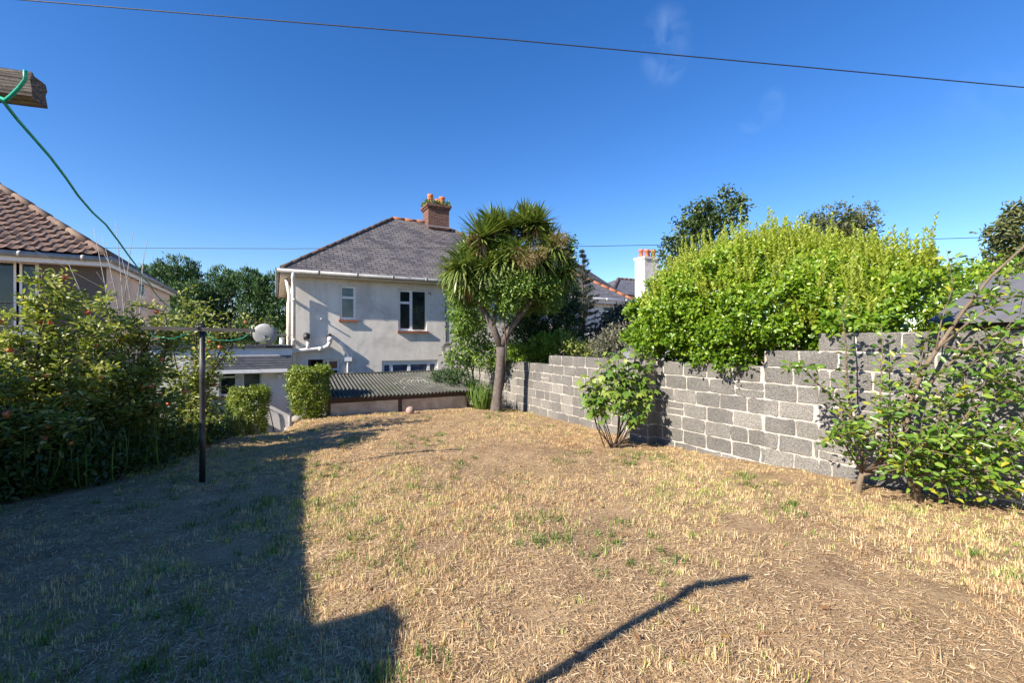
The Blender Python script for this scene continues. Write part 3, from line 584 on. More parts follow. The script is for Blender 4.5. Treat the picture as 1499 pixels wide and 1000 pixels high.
# ------------------------------------------------------------------ neighbour's house on the left
def build_left_house():
    Y, XR = 14.9, -3.8; XL = -14.0; YB = 22.6; Z0, Z1 = -2.75, 2.0
    t = thing('tiled_house', (XR, Y, -2.7), 'house on the left with brown tiled hip roof and cream side wall', 'house')
    wl = (onY(-70, 400, Y)[0], onY(57, 400, Y)[0], onY(20, 491, Y)[2], onY(20, 379, Y)[2])
    mb = MB(); facade(mb, XL, XR, Z0, Z1, Y, [wl], .16); mb.build('front_wall', M['pebbledash'], t)
    sw = onX(206, 424, XR); ys, zs = sw[1], sw[2]
    mb = MB(); mb.quad((XR, Y, Z0), (XR, YB, Z0), (XR, YB, Z1), (XR, Y, Z1)); mb.quad((XR, YB, Z0), (XL, YB, Z0), (XL, YB, Z1), (XR, YB, Z1)); mb.quad((XL, YB, Z0), (XL, Y, Z0), (XL, Y, Z1), (XL, YB, Z1)); mb.build('side_wall', M['pink_render'], t)
    MB().box(XL + .2, XR - .2, Y + .25, Y + .3, Z0, Z1 - .05).build('room', M['dark'], t)
    window(t, wl, Y, bars_x=[onY(22, 420, Y)[0], onY(26, 420, Y)[0]], fw=.09, sill='upvc')
    r = MB()
    for z in (onY(30, 443, Y - .05)[2], onY(30, 478, Y - .05)[2]): r.tube([(wl[0], Y - .05, z), (wl[1], Y - .05, z)], .012, 6)
    x = wl[0]
    while x < wl[1]: r.tube([(x, Y - .05, onY(30, 443, Y - .05)[2]), (x, Y - .05, onY(30, 478, Y - .05)[2])], .007, 5); x += .11
    r.build('window_railing', M['gutter'], t)
    f = MB(); f.box(XR + .001, XR + .03, ys - .35, ys + .35, zs - .25, zs + .25); wn = f.build('window', M['upvc'], t); MB().box(XR + .02, XR + .036, ys - .28, ys + .28, zs - .18, zs + .18).build('pane', M['glass'], wn)
    # roof: pantiled front slope with real tile relief
    ex, ey, ez = XR + .14, Y - .4, 2.12; pitch = .70; top = 4.2; s = math.hypot(1, pitch)
    du = .045; nu = int((ex - (XL - .3)) / du); rows = int(top * s / .25); V = []; Fc = []
    us = np.array([ex - i * du for i in range(nu + 1)])
    for k in range(rows):
        for e, lift in ((0, .032), (1, .006)):
            v = (k + e) * .25 / s * 1.0
            if e: v += .012
            lim = ex - v
            uu = np.minimum(us, lim); ph = ((us + (.13 if k % 2 else 0)) / .26) % 1.0
            prof = .019 * np.cos(ph * 2 * np.pi) + .008 * np.cos(ph * 4 * np.pi)
            dn = np.array([0, -pitch / s, 1 / s])
            for i in range(nu + 1):
                q = np.array([uu[i], ey + v, ez + v * pitch]) + dn * (lift + prof[i]); V.append(tuple(q))
    for k in range(rows):
        a = (2 * k) * (nu + 1); b = a + nu + 1
        for i in range(nu):
            if V[a + i][0] - V[a + i + 1][0] < 1e-4: continue
            Fc.append((a + i + 1, a + i, b + i, b + i + 1))
        if k < rows - 1:
            c = b + nu + 1
            for i in range(nu):
                if V[b + i][0] - V[b + i + 1][0] < 1e-4: continue
                Fc.append((b + i + 1, b + i, c + i, c + i + 1))
    me = bpy.data.meshes.new('roof'); me.from_pydata(V, [], Fc); me.materials.append(M['pantile']); me.update(); roof = new_obj('roof', me, t)
    mb = MB(); h = top; mb.poly([(ex, ey, ez - .03), (ex, YB + .4, ez - .03), (ex - h, ey + h, ez + h * pitch - .03)]); mb.poly([(ex, YB + .4, ez), (XL, YB + .4, ez), (XL, ey + h, ez + h * pitch), (ex - h, ey + h, ez + h * pitch)])
    mb.poly([(ex, ey, ez - .03), (XL - .3, ey, ez - .03), (XL - .3, YB + .4, ez - .03), (ex, YB + .4, ez - .03)]); mb.build('rear_slopes', M['pantile'], roof)
    cb = MB(); cap_tiles(cb, (ex, ey, ez + .02), (ex - h, ey + h, ez + h * pitch + .02), .085, .8, .0); cap_tiles(cb, (ex - h, ey + h, ez + h * pitch), (XL, ey + h, ez + h * pitch), .15, .4); cb.build('hip_tiles', M['lichen_tile'], roof)
    s_ = MB(); s_.box(XL, ex, ey, ey + .025, 1.86, 2.07); s_.box(ex - .025, ex, ey + .026, YB + .4, 1.86, 2.07); s_.box(XL, ex - .03, ey + .03, Y - .001, 1.88, 1.90); s_.build('fascia', M['upvc'], t)
    g = MB(); gutter_run(g, (XL, ey - .06, 2.03), (ex + .1, ey - .06, 2.02), .065); gutter_run(g, (ex + .06, ey - .08, 2.03), (ex + .06, YB + .4, 2.01), .065); g.build('gutter', M['gutter'], t)
build_left_house()

# ------------------------------------------------------------------ houses beyond on the right
def build_far_houses():
    Cn = pt(927, 439, 24.0); x1, y0, ze = Cn[0], Cn[1], Cn[2]
    t = thing('slate_bungalow', (x1 - 3, y0, -2), 'low house with slate hip roof and orange ridge tiles beyond the garden trees', 'house')
    x0, y1 = 11.2, y0 + 8.4
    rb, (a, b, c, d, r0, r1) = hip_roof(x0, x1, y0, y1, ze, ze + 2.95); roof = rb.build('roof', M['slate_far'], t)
    cb = MB(); cap_tiles(cb, b, r1, .10, .45, .0); cap_tiles(cb, r0, r1, .10, .45, .0); cb.build('ridge_tiles', M['orange_tile'], roof)
    Yw = y0 + .35; H = lambda p, q, r, s: (onY(p, r, Yw)[0], onY(q, r, Yw)[0], onY((p + q) / 2, s, Yw)[2], onY((p + q) / 2, r, Yw)[2])
    w1 = H(884, 914, 447.5, 474)
    mb = MB(); facade(mb, x0 + .3, x1 - .3, -2.8, ze - .12, Yw, [w1]); mb.quad((x1 - .3, Yw, -2.8), (x1 - .3, y1, -2.8), (x1 - .3, y1, ze - .12), (x1 - .3, Yw, ze - .12)); mb.build('wall', M['white_render'], t)
    MB().box(x0 + .4, x1 - .4, Yw + .3, Yw + .35, -2.8, ze - .15).build('room', M['dark'], t)
    window(t, w1, Yw, bars_x=[(w1[0] + w1[1]) / 2], bars_z=[w1[3] - .32], fw=.09)
    g = MB(); gutter_run(g, (x0, y0 - .05, ze - .06), (x1 + .06, y0 - .05, ze - .06), .07); g.box(x0, x1, y0 + .01, y0 + .04, ze - .26, ze - .075); g.build('gutter', M['upvc'], t)
    p = MB(); q = pt(875, 425, 25.2); p.tube([(q[0], q[1], q[2] - .9), (q[0], q[1], q[2] + .5)], .09, 8); p.build('vent_pipe', M['upvc'], t)
    # second one with the white chimney
    E = pt(896, 429, 34); t2 = thing('white_chimney_house', (E[0] + 3, E[1], -2), 'far slate roofed house with tall white chimney and red pots', 'house')
    x0, y0, ze = E; x1, y1 = x0 + 13, y0 + 9
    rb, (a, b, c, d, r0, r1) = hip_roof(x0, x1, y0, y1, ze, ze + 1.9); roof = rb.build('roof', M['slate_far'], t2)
    cb = MB(); cap_tiles(cb, a, r0, .13, .5); cap_tiles(cb, r0, r1, .13, .5); cb.build('ridge_tiles', M['hip_tile'], roof)
    mb = MB(); mb.box(x0 + .4, x1 - .4, y0 + .4, y1 - .4, -2.8, ze - .1); mb.build('wall', M['white_render'], t2)
    k = pt(947, 440, 31); hw = .66; zt = pt(947, 378.5, 31)[2]; mb = MB()
    mb.box(k[0] - hw, k[0] + hw, k[1] - .45, k[1] + .45, -2.0, zt - .12); mb.box(k[0] - hw - .07, k[0] + hw + .07, k[1] - .52, k[1] + .52, zt - .12, zt + .03); ch = mb.build('chimney', M['white_chimney'], t2)
    for i, dx in enumerate((-.45, -.12, .2, .48)): MB().lathe((k[0] + dx, k[1] + .1 * (-1) ** i, zt + .03), [(.17, 0), (.15, .1), (.13, .4), (.17, .42), (.17, .56), (.1, .56), (.09, .3)], 12).build('chimney_pot', M['terracotta'], ch)
    # grey felt shed roof behind the block wall at the right
    e0 = pt(1357, 470, 7.0); rg = pt(1462, 403, 8.1); t3 = thing('garden_shed', (rg[0], 1.5, -1.6), 'shed with plain grey pitched roof behind the right end of the block wall', 'shed')
    Yg = e0[1]; Yn = -1.6; mb = MB(); xr, zr = rg[0], rg[2]; xe, zE = e0[0], e0[2]; xo = 2 * xr - xe
    for sgn, xa in ((1, xe), (-1, xo)):
        for dz, fl in ((0, False), (-.05, True)):
            q = [(xa, Yg, zE + dz), (xa, Yn, zE + dz), (xr, Yn, zr + dz), (xr, Yg, zr + dz)]; mb.quad(*q)
        for yy in (Yg, Yn): mb.quad((xa, yy, zE), (xr, yy, zr), (xr, yy, zr - .05), (xa, yy, zE - .05))
        mb.quad((xa, Yg, zE), (xa, Yn, zE), (xa, Yn, zE - .05), (xa, Yg, zE - .05))
    mb.build('roof', M['felt'], t3)
    mb = MB(); a = xe + .18; b = xo - .18
    mb.box(a, b, Yn + .15, Yg - .15, -1.9, zE - .0); mb.poly([(a, Yg - .15, zE), (b, Yg - .15, zE), (xr, Yg - .15, zr - .1)]); mb.build('wall', M['shed_wood'], t3)
build_far_houses()

# ------------------------------------------------------------------ the concrete block wall
def build_wall():
    t = thing('block_wall', (6.0, 6, -1.85), 'stepped grey concrete block garden wall with pale mortar along the right side', 'wall')
    XW = 6.02; TH = .2
    secs = [(-2.5, 3.21, .10), (3.21, 3.92, -.125), (3.92, 9.49, -.35), (9.49, 15.0, -.575)]
    mb = MB()
    for y0, y1, zt in secs: mb.box(XW, XW + TH, y0, y1, -2.9, zt - .004)
    # rough mortar face: gently uneven sheet just proud of the core
    mb.build('mortar', M['mortar'], t)
    V = []; Fq = []; var = []
    rg = random.Random(5)
    def block(y0, y1, z0, z1, xf=XW, ax='x', v=None):
        proud = .007 + rg.random() * .006; n0 = len(V); pts = []
        w_, h_ = y1 - y0, z1 - z0; c = min(.018, h_ * .2)
        base = [(c, 0), (w_ * .33, 0), (w_ * .66, 0), (w_ - c, 0), (w_, c), (w_, h_ * .5), (w_, h_ - c), (w_ - c, h_), (w_ * .66, h_), (w_ * .33, h_), (c, h_), (0, h_ - c), (0, h_ * .5), (0, c)]
        for (a, b) in base: pts.append((y0 + a + rg.gauss(0, .006), z0 + b + rg.gauss(0, .0055)))
        cy, cz = (y0 + y1) / 2, (z0 + z1) / 2; n = len(pts)
        for lvl, x, k in ((0, xf + .004, 1.0), (1, xf - proud * .7, .985), (2, xf - proud, .94)):
            for (a, b) in pts:
                aa = cy + (a - cy) * (1 - (1 - k) * h_ / max(w_, .01)); bb = cz + (b - cz) * k
                V.append((x, aa, bb) if ax == 'x' else (aa, x, bb))
        q = rg.random() if v is None else v; var.extend([q] * (3 * n))
        for l in (0, 1):
            for i in range(n): 
                f = (n0 + l * n + i, n0 + l * n + (i + 1) % n, n0 + (l + 1) * n + (i + 1) % n, n0 + (l + 1) * n + i)
                Fq.append(f if ax == 'y' else f[::-1])
        f = tuple(n0 + 2 * n + i for i in range(n)); Fq.append(f if ax == 'y' else f[::-1])
    j = .009
    for r in range(14):
        z1 = .10 - .225 * r - j; z0 = .10 - .225 * (r + 1) + j
        if r == 0: z1 = .10
        yoff = (.225 if r % 2 else 0) - 2.6 + rg.uniform(-.03, .03); y = yoff
        while y < 15:
            L = .45 + rg.uniform(-.012, .012)
            if rg.random() < .02: L = .28
            y0, y1 = y + j, y + L - j; y += L
            for a, b, zt in secs:
                q0, q1 = max(y0, a), min(y1, b)
                if q1 - q0 < .05: continue
                if z1 > zt + .02: continue
                zz1 = zt - .001 if z1 > zt - .03 else z1
                if a == 3.21 and q0 < a + .02: q0 = a + .004
                if 5.93 < q0 < 6.42 and 5.93 < q1 < 6.42: continue
                if q0 < 5.93 < q1: q1 = 5.93
                if q0 < 6.42 < q1: q0 = 6.42
                if q1 - q0 < .05: continue
                if rg.random() < .035 and q1 - q0 > .2:
                    zm = (z0 + zz1) / 2; block(q0, q1, z0, zm - .009); block(q0, q1, zm + .009, zz1)
                else: block(q0, q1, z0, zz1, v=(rg.random() * .3 if zz1 > zt - .3 else None))
    me = bpy.data.meshes.new('blocks'); me.from_pydata(V, [], Fq); at = me.attributes.new('var', 'FLOAT', 'POINT'); at.data.foreach_set('value', var); me.materials.append(M['block']); new_obj('blocks', me, t)
    # top faces of each step carry block too
    mb = MB()
    for (y0, y1, zt), (e0, e1) in zip(secs, ((0, 1), (0, 1), (0, 1), (0, 1))): mb.box(XW + .003, XW + TH + .006, y0 + .001, y1 - .001, zt - .21, zt + .003)
    mb.build('coping', M['block'], t)
    # pier
    V.clear(); Fq.clear(); var.clear()
    mb = MB(); px0, py0, py1 = XW - .2, 5.94, 6.40; mb.box(px0, XW - .001, py0, py1, -2.2, -.127); mb.build('pier', M['mortar'], t)
    for r in range(9):
        z1 = -.125 - .225 * r - (j if r else 0); z0 = -.125 - .225 * (r + 1) + j
        block(py0 + .004, py1 - .004, z0, z1, px0); block(px0 + .006, XW - .01, z0, z1, py0, 'y')
    me = bpy.data.meshes.new('pier_blocks'); me.from_pydata(V, [], Fq); at = me.attributes.new('var', 'FLOAT', 'POINT'); at.data.foreach_set('value', var); me.materials.append(M['block']); new_obj('pier_blocks', me, t)
    MB().box(px0 - .012, XW - .002, py0 - .012, py1 + .012, -.127, -.10).build('pier_cap', M['block'], t)
build_wall()

# ------------------------------------------------------------------ low corrugated garden store and the stone ball
def build_store():
    X0, X1, YF, YR = 1.08, 4.68, 11.42, 13.9; zf, zr = -1.305, -.965
    t = thing('cold_frame', (2.9, YF, -1.78), 'low lean-to store with mossy corrugated roof and dirty clear front panels', 'cold frame')
    nx = 300; V = []; Fc = []; xs = np.linspace(X0 - .06, X1 + .07, nx); ys = [YF - .16, (YF + YR) / 2, YR]
    for th in (0, -.012):
        for y in ys:
            z = zf + (zr - zf) * (y - YF) / (YR - YF)
            for i, x in enumerate(xs): V.append((x, y + (.012 * math.sin(x * 5) if y < YF else 0), z + .027 * math.cos(x / .0965 * 2 * math.pi) + th + .008 * math.sin(x * 1.7)))
    for k in (0, 1):
        for i in range(nx - 1):
            a = k * nx + i; Fc.append((a, a + 1, a + 1 + nx, a + nx)); b = a + 3 * nx; Fc.append((b + nx, b + nx + 1, b + 1, b))
    for i in range(nx - 1): Fc.append((3 * nx + i, 3 * nx + i + 1, i + 1, i))
    me = bpy.data.meshes.new('corrugated_roof'); me.from_pydata(V, [], Fc); me.materials.append(M['asbestos']); me.polygons.foreach_set('use_smooth', [True] * len(me.polygons)); roof = new_obj('corrugated_roof', me, t)
    # pale lichen patches on the sheet
    P = []; rg = random.Random(3)
    for k in range(60):
        x = rg.gauss(3.55, .28); y = rg.gauss(12.45, .28)
        if rg.random() < .5: y = 12.6 + (x - 3.5) * -.9 + rg.gauss(0, .1)
        xc = round(x / .0965) * .0965; P.append((xc + rg.gauss(0, .012), y, zf + (zr - zf) * (y - YF) / (YR - YF) + .031 + .008 * math.sin(xc * 1.7)))
    P = np.array(P); a = RNG.random(len(P)) * 6.28; D = np.stack([np.cos(a) * .3, np.ones(len(P)), np.full(len(P), .13)], -1)
    lm = speck('white_lichen', (.60, .60, .52), (.72, .72, .64), 20, .95); leaves('lichen', P, D, np.tile([0, -.13, 1.0], (len(P), 1)), RNG.uniform(.03, .10, len(P)), RNG.uniform(.02, .05, len(P)), lm, roof)['kind'] = 'stuff'
    rb = MB(); rb.box(X0 - .06, X1 + .05, YR - .02, YR + .06, zr - .05, zr + .045); rb.build('ridge_board', M['asbestos'], roof)
    f = MB(); f.box(X0, X1, YF, YF + .06, -1.47, -1.345); f.box(X0, X0 + .07, YF - .004, YF + .062, -2.1, -1.473); f.box(X1 - .07, X1, YF - .004, YF + .062, -2.1, -1.473)
    xm = onY(586, 590, YF)[0]; f.box(xm - .045, xm + .045, YF - .004, YF + .062, -2.1, -1.473)
    for x in (onY(641, 590, YF)[0],): f.box(x - .02, x + .02, YF + .03, YF + .062, -2.1, -1.473)
    f.build('frame', M['brown_paint'], t)
    for a, b in ((X0 + .07, xm - .045), (xm + .045, X1 - .07)): MB().box(a + .002, b - .002, YF + .02, YF + .028, -2.05, -1.474).build('front_panel', M['panel'], t)
    # inside: rear and side boards, shelf, braces
    i = MB(); i.box(X0 + .05, X1 - .05, YR - .1, YR - .06, -2.6, -1.05); i.box(X0, X0 + .03, YF + .07, YR, -2.6, -1.33); i.box(X1 - .03, X1, YF + .07, YR, -2.6, -1.33); i.build('inner_boards', M['concrete'], t)
    i = MB(); i.beam((X1 - .2, YF + .35, -1.72), (xm + .3, YF + .75, -1.45), .03, .09); i.beam((X0 + .1, YF + .7, -1.62), (xm - .2, YF + .7, -1.62), .05, .14); i.beam((xm + .1, YF + 1.0, -1.6), (X1 - .1, YF + 1.0, -1.6), .04, .12); i.build('inner_rails', M['stone'], t)
    b = pt(600.5, 601, 10.95); b[2] = float(gz(b[0], b[1])) + .085
    s = MB(); s.lathe(b, [(.105 * math.sin(math.pi * k / 14), -.105 * .92 * math.cos(math.pi * k / 14)) for k in range(1, 14)], 24); o = s.build('stone_ball', M['stone_ball']); tag(o, 'pinkish stone ball on the grass in front of the corrugated store', 'ball')
    # kerb stones at the edge of the bank
    rg = random.Random(8)
    for k, (px, py, r) in enumerate(((437, 622, .15), (423, 628, .11), (446, 617, .12))):
        c = pt(px, py, 10.3 + .2 * k); c[2] = float(gz(c[0], c[1])); mb = MB(); pr = [(r * math.sin(math.pi * i / 6) * (1 + .15 * rg.random()), -r * .6 * math.cos(math.pi * i / 6)) for i in range(1, 6)]
        mb.lathe((c[0], c[1], c[2] + r * .3), pr, 7); o = mb.build('edging_stone', M['stone']); lab = ('largest grey edging stone at the foot of the right clipped bush', 'small grey stone at the lowest end of the bank edge', 'grey edging stone nearest the corrugated store')[k]; tag(o, lab, 'stone', 'edging stones on the bank')
build_store()

# ------------------------------------------------------------------ washing line posts and line
AD = RT * .955 + FW * .297                       # direction of the cross arms
def build_posts():
    pf = pt(296, 705, 5.15); pf[2] = float(gz(pf[0], pf[1])); zt = pt(296, 481, 5.15)[2]
    t = thing('washing_line_post', pf, 'black metal washing line post with timber cross arm in front of the apple trees', 'clothes post', 'washing line posts')
    p = MB(); p.tube([(pf[0], pf[1], pf[2] - .1), (pf[0] + .004, pf[1], pf[2] + .6), (pf[0], pf[1], pf[2] + 1.2), (pf[0], pf[1], zt + .05)], [.031, .030, .029, .029], 12); p.build('post', M['metal_black'], t)
    c = np.array([pf[0], pf[1], zt]); a, b = c - AD * .54, c + AD * .56; o = FW * -.055
    p = MB(); p.beam(a + o, b + o + np.array([0, 0, -.02]), .04, .042); p.build('cross_arm', M['pole_timber'], t)
    p = MB(); p.tube([c + o * 1.6 + UP * .01, c - o * .8 + UP * .01], .012, 8); p.tube([c + o - AD * .03 + UP * .05, c + o + AD * .03 + UP * .05], .012, 6); p.build('bolt', M['metal_black'], t)
    # near post, mostly out of frame to the left
    q = RT * -1.358 + FW * .79; q[2] = float(gz(q[0], q[1])); zn = .512
    t2 = thing('washing_line_post', q, 'washing line post whose weathered timber arm pokes in at the upper left corner', 'clothes post', 'washing line posts')
    p = MB(); p.tube([(q[0], q[1], q[2] - .1), (q[0], q[1], zn + .06)], .031, 12); p.build('post', M['metal_black'], t2)
    cc = np.array([q[0], q[1], zn]); tip = RT * -.962 + FW * .918; tip[2] = .510; a = cc - AD * .07
    v = (tip - cc); v[2] = 0; v /= np.linalg.norm(v)
    # split, weathered arm: rings with uneven outline and a ragged end
    n = 26; L = np.linalg.norm(tip - a); sd = np.cross(v, UP); V = []; Fc = []; ring = [(-1, -1), (-.2, -1.02), (.5, -.97), (1, -1), (1.02, -.3), (.97, .3), (1, 1), (.3, 1.02), (-.4, .96), (-1, 1), (-1.03, .45), (-.98, .0), (-1.04, -.4)]
    rg = random.Random(2); jit = [rg.uniform(-.06, .04) for _ in ring]; m = len(ring)
    for i in range(n + 1):
        s = L * i / n
        for k, (x, z) in enumerate(ring):
            e = s + (rg.uniform(-.006, .003) if i == n else 0)
            j1 = 1 + jit[k] + rg.uniform(-.012, .012); V.append(tuple(a + v * e + sd * (x * .024 * j1) + UP * (z * .0245 * j1)))
    for i in range(n):
        for k in range(m): Fc.append((i * m + k, (i + 1) * m + k, (i + 1) * m + (k + 1) % m, i * m + (k + 1) % m))
    Fc.append(tuple(range(m))); Fc.append(tuple(n * m + k for k in reversed(range(m))))
    me = bpy.data.meshes.new('cross_arm'); me.from_pydata(V, [], Fc); me.materials.append(M['old_timber']); new_obj('cross_arm', me, t2)
    # the green line itself: a loop over the near arm, then down to the far post
    ax = lambda s: a + v * s; s0 = L - .073
    top = ax(s0) + UP * .034 + sd * .0; pts = []
    e1 = pt(37, 102, .84); pts += [e1, pt(37, 116, .845), pt(28, 128, .85), pt(17, 139, .86), pt(8, 146, .868), pt(1, 143, .885), pt(-2, 128, .93), pt(-1, 120, .95), pt(-6, 140, .90), pt(2, 145, .895)]
    s_ = pts[-1]; e_ = pt(274, 474, 5.06); rg = random.Random(4); N = 22; off = 0; off2 = 0
    for i in range(1, N + 1):
        f = (i / N) ** 1.7; p_ = s_ + (e_ - s_) * f; off = off * .72 + rg.gauss(0, .010); off2 = off2 * .72 + rg.gauss(0, .006); k = min(1, 4 * f + .15) * (1 if i < N else 0)
        pts.append(p_ + RT * off * k + UP * (off2 * k - .03 * math.sin(math.pi * f)))
    lo = MB(); lo.tube(pts, .0032, 8); tl = lo.build('washing_line', M['green_pvc']); tag(tl, 'green plastic washing line running from the timber arm down to the black post', 'washing line')
    lp = MB(); r_ = b + o
    lp.tube([r_ - AD * .05 + UP * .02, r_ - AD * .05 - UP * .05, r_ - AD * .12 - UP * .11, r_ - AD * .25 - UP * .14, r_ - AD * .42 - UP * .13, c + o + AD * .05 - UP * .02], .0042, 6); l_ = a * 0 + (c - AD * .54 + o)
    lp.tube([c + o - AD * .04 - UP * .03, c + o - AD * .25 - UP * .12, l_ + AD * .1 - UP * .09, l_ + AD * .06 + UP * .03], .0042, 6); lp.build('line_loop', M['green_pvc'], t)
build_posts()

# ------------------------------------------------------------------ overhead cables
def cable(name, pts, r, label, sag=0):
    out = []
    for (a, b) in zip(pts[:-1], pts[1:]):
        for k in range(12): f = k / 12; p = a + (b - a) * f; out.append(p - UP * sag * 4 * f * (1 - f))
    out.append(pts[-1]); o = MB().tube(out, r, 6).build(name, M['cable']); tag(o, label, 'cable', 'overhead cables')
cable('overhead_cable', [pt(-900, -92, 7.0), pt(30, -1, 7.0), pt(750, 58, 7.2), pt(1499, 127.5, 7.4), pt(2300, 203, 7.6)], .0085, 'black overhead cable crossing the whole blue sky near the top', 0.0)
cable('overhead_cable', [pt(60, 362.5, 15.5), pt(430, 364, 14.2), pt(860, 360.5, 13.2), pt(1290, 352, 12.4), pt(1700, 340, 12)], .0085, 'thin level cable passing low behind the chimney house and the hedge', 0.0)
cable('overhead_cable', [pt(-60, 297, 10.6), pt(0, 333, 10.4), pt(70, 377, 10.2), pt(215, 455, 9.8)], .006, 'thin drooping wire against the brown tiled roof at far left', .02)

# ------------------------------------------------------------------ plants
def ell_points(ells, n, shell=.75, up=0):
    """random points in a set of ellipsoids, biased to the outside; returns points and outward directions"""
    ells = [(np.array(c, float), np.array(r, float)) for c, r in ells]; vol = np.array([np.prod(r) ** .72 for _, r in ells]); cnt = RNG.choice(len(ells), n, p=vol / vol.sum())
    d = rdir(n); rad = 1 - (1 - shell) * RNG.random(n) ** 1.0 - .0; rad = np.where(RNG.random(n) < .2, RNG.random(n) ** .4, rad)
    c = np.array([e[0] for e in ells])[cnt]; r = np.array([e[1] for e in ells])[cnt]
    return c + d * r * rad[:, None], nrm(d / r)
def clump_leaves(ells, nclump, per, cr, shell=.75, droop=0.0):
    Pc, O = ell_points(ells, nclump, shell); idx = np.repeat(np.arange(nclump), per); n = len(idx)
    sc_ = np.repeat(RNG.uniform(.55, 1.3, nclump), per)
    P = Pc[idx] + RNG.normal(size=(n, 3)) * (cr * sc_)[:, None] * np.array([1, 1, .8])
    D = nrm(O[idx] * .8 + rdir(n) * 1.0 + np.array([0, 0, -droop])); return P, D, O[idx]
def tree_stems(mb, base, tops, r0, n=6, wob=.12, rg=None):
    rg = rg or random
    for tp, k in tops:
        base_ = np.array(base, float); tp = np.array(tp, float); pts = []; L = np.linalg.norm(tp - base_)
        for i in range(n + 1):
            f = i / n; w_ = np.array([rg.gauss(0, 1), rg.gauss(0, 1), rg.gauss(0, .4)]) * wob * L * .25 * math.sin(math.pi * f); pts.append(base_ + (tp - base_) * f + w_)
        mb.tube(pts, [r0 * k * (1 - .82 * i / n) for i in range(n + 1)], 7)
def blob_tree(name, base, ells, nclump, per, cr, ls, mat, label, cat, group=None, bark='bark', trunk_r=.18, tpl='quad', shell=.7, droop=0.0, wr=.55, twigs=0, foliage='crown', trunk='trunk', upb=0.0):
    base = np.array(base, float); t = thing(name, base, label, cat, group)
    mb = MB(); rg = random.Random(len(name) + int(abs(base[0] * 100))); tops = [(np.array(e[0]) + np.array([0, 0, e[1][2] * .35]), .75 if i else 1) for i, e in enumerate(ells[:7])]
    tree_stems(mb, base - UP * .1, tops, trunk_r, 7, .10, rg); mb.build(trunk, M[bark], t)
    P, D, O = clump_leaves(ells, nclump, per, cr, shell, droop); n = len(P); D = nrm(D + np.array([0, 0, upb]))
    L = RNG.uniform(.7, 1.3, n) * ls; leaves(foliage, P, D, O + rdir(n) * .7, L, L * wr, M[mat], t, tpl)
    return t

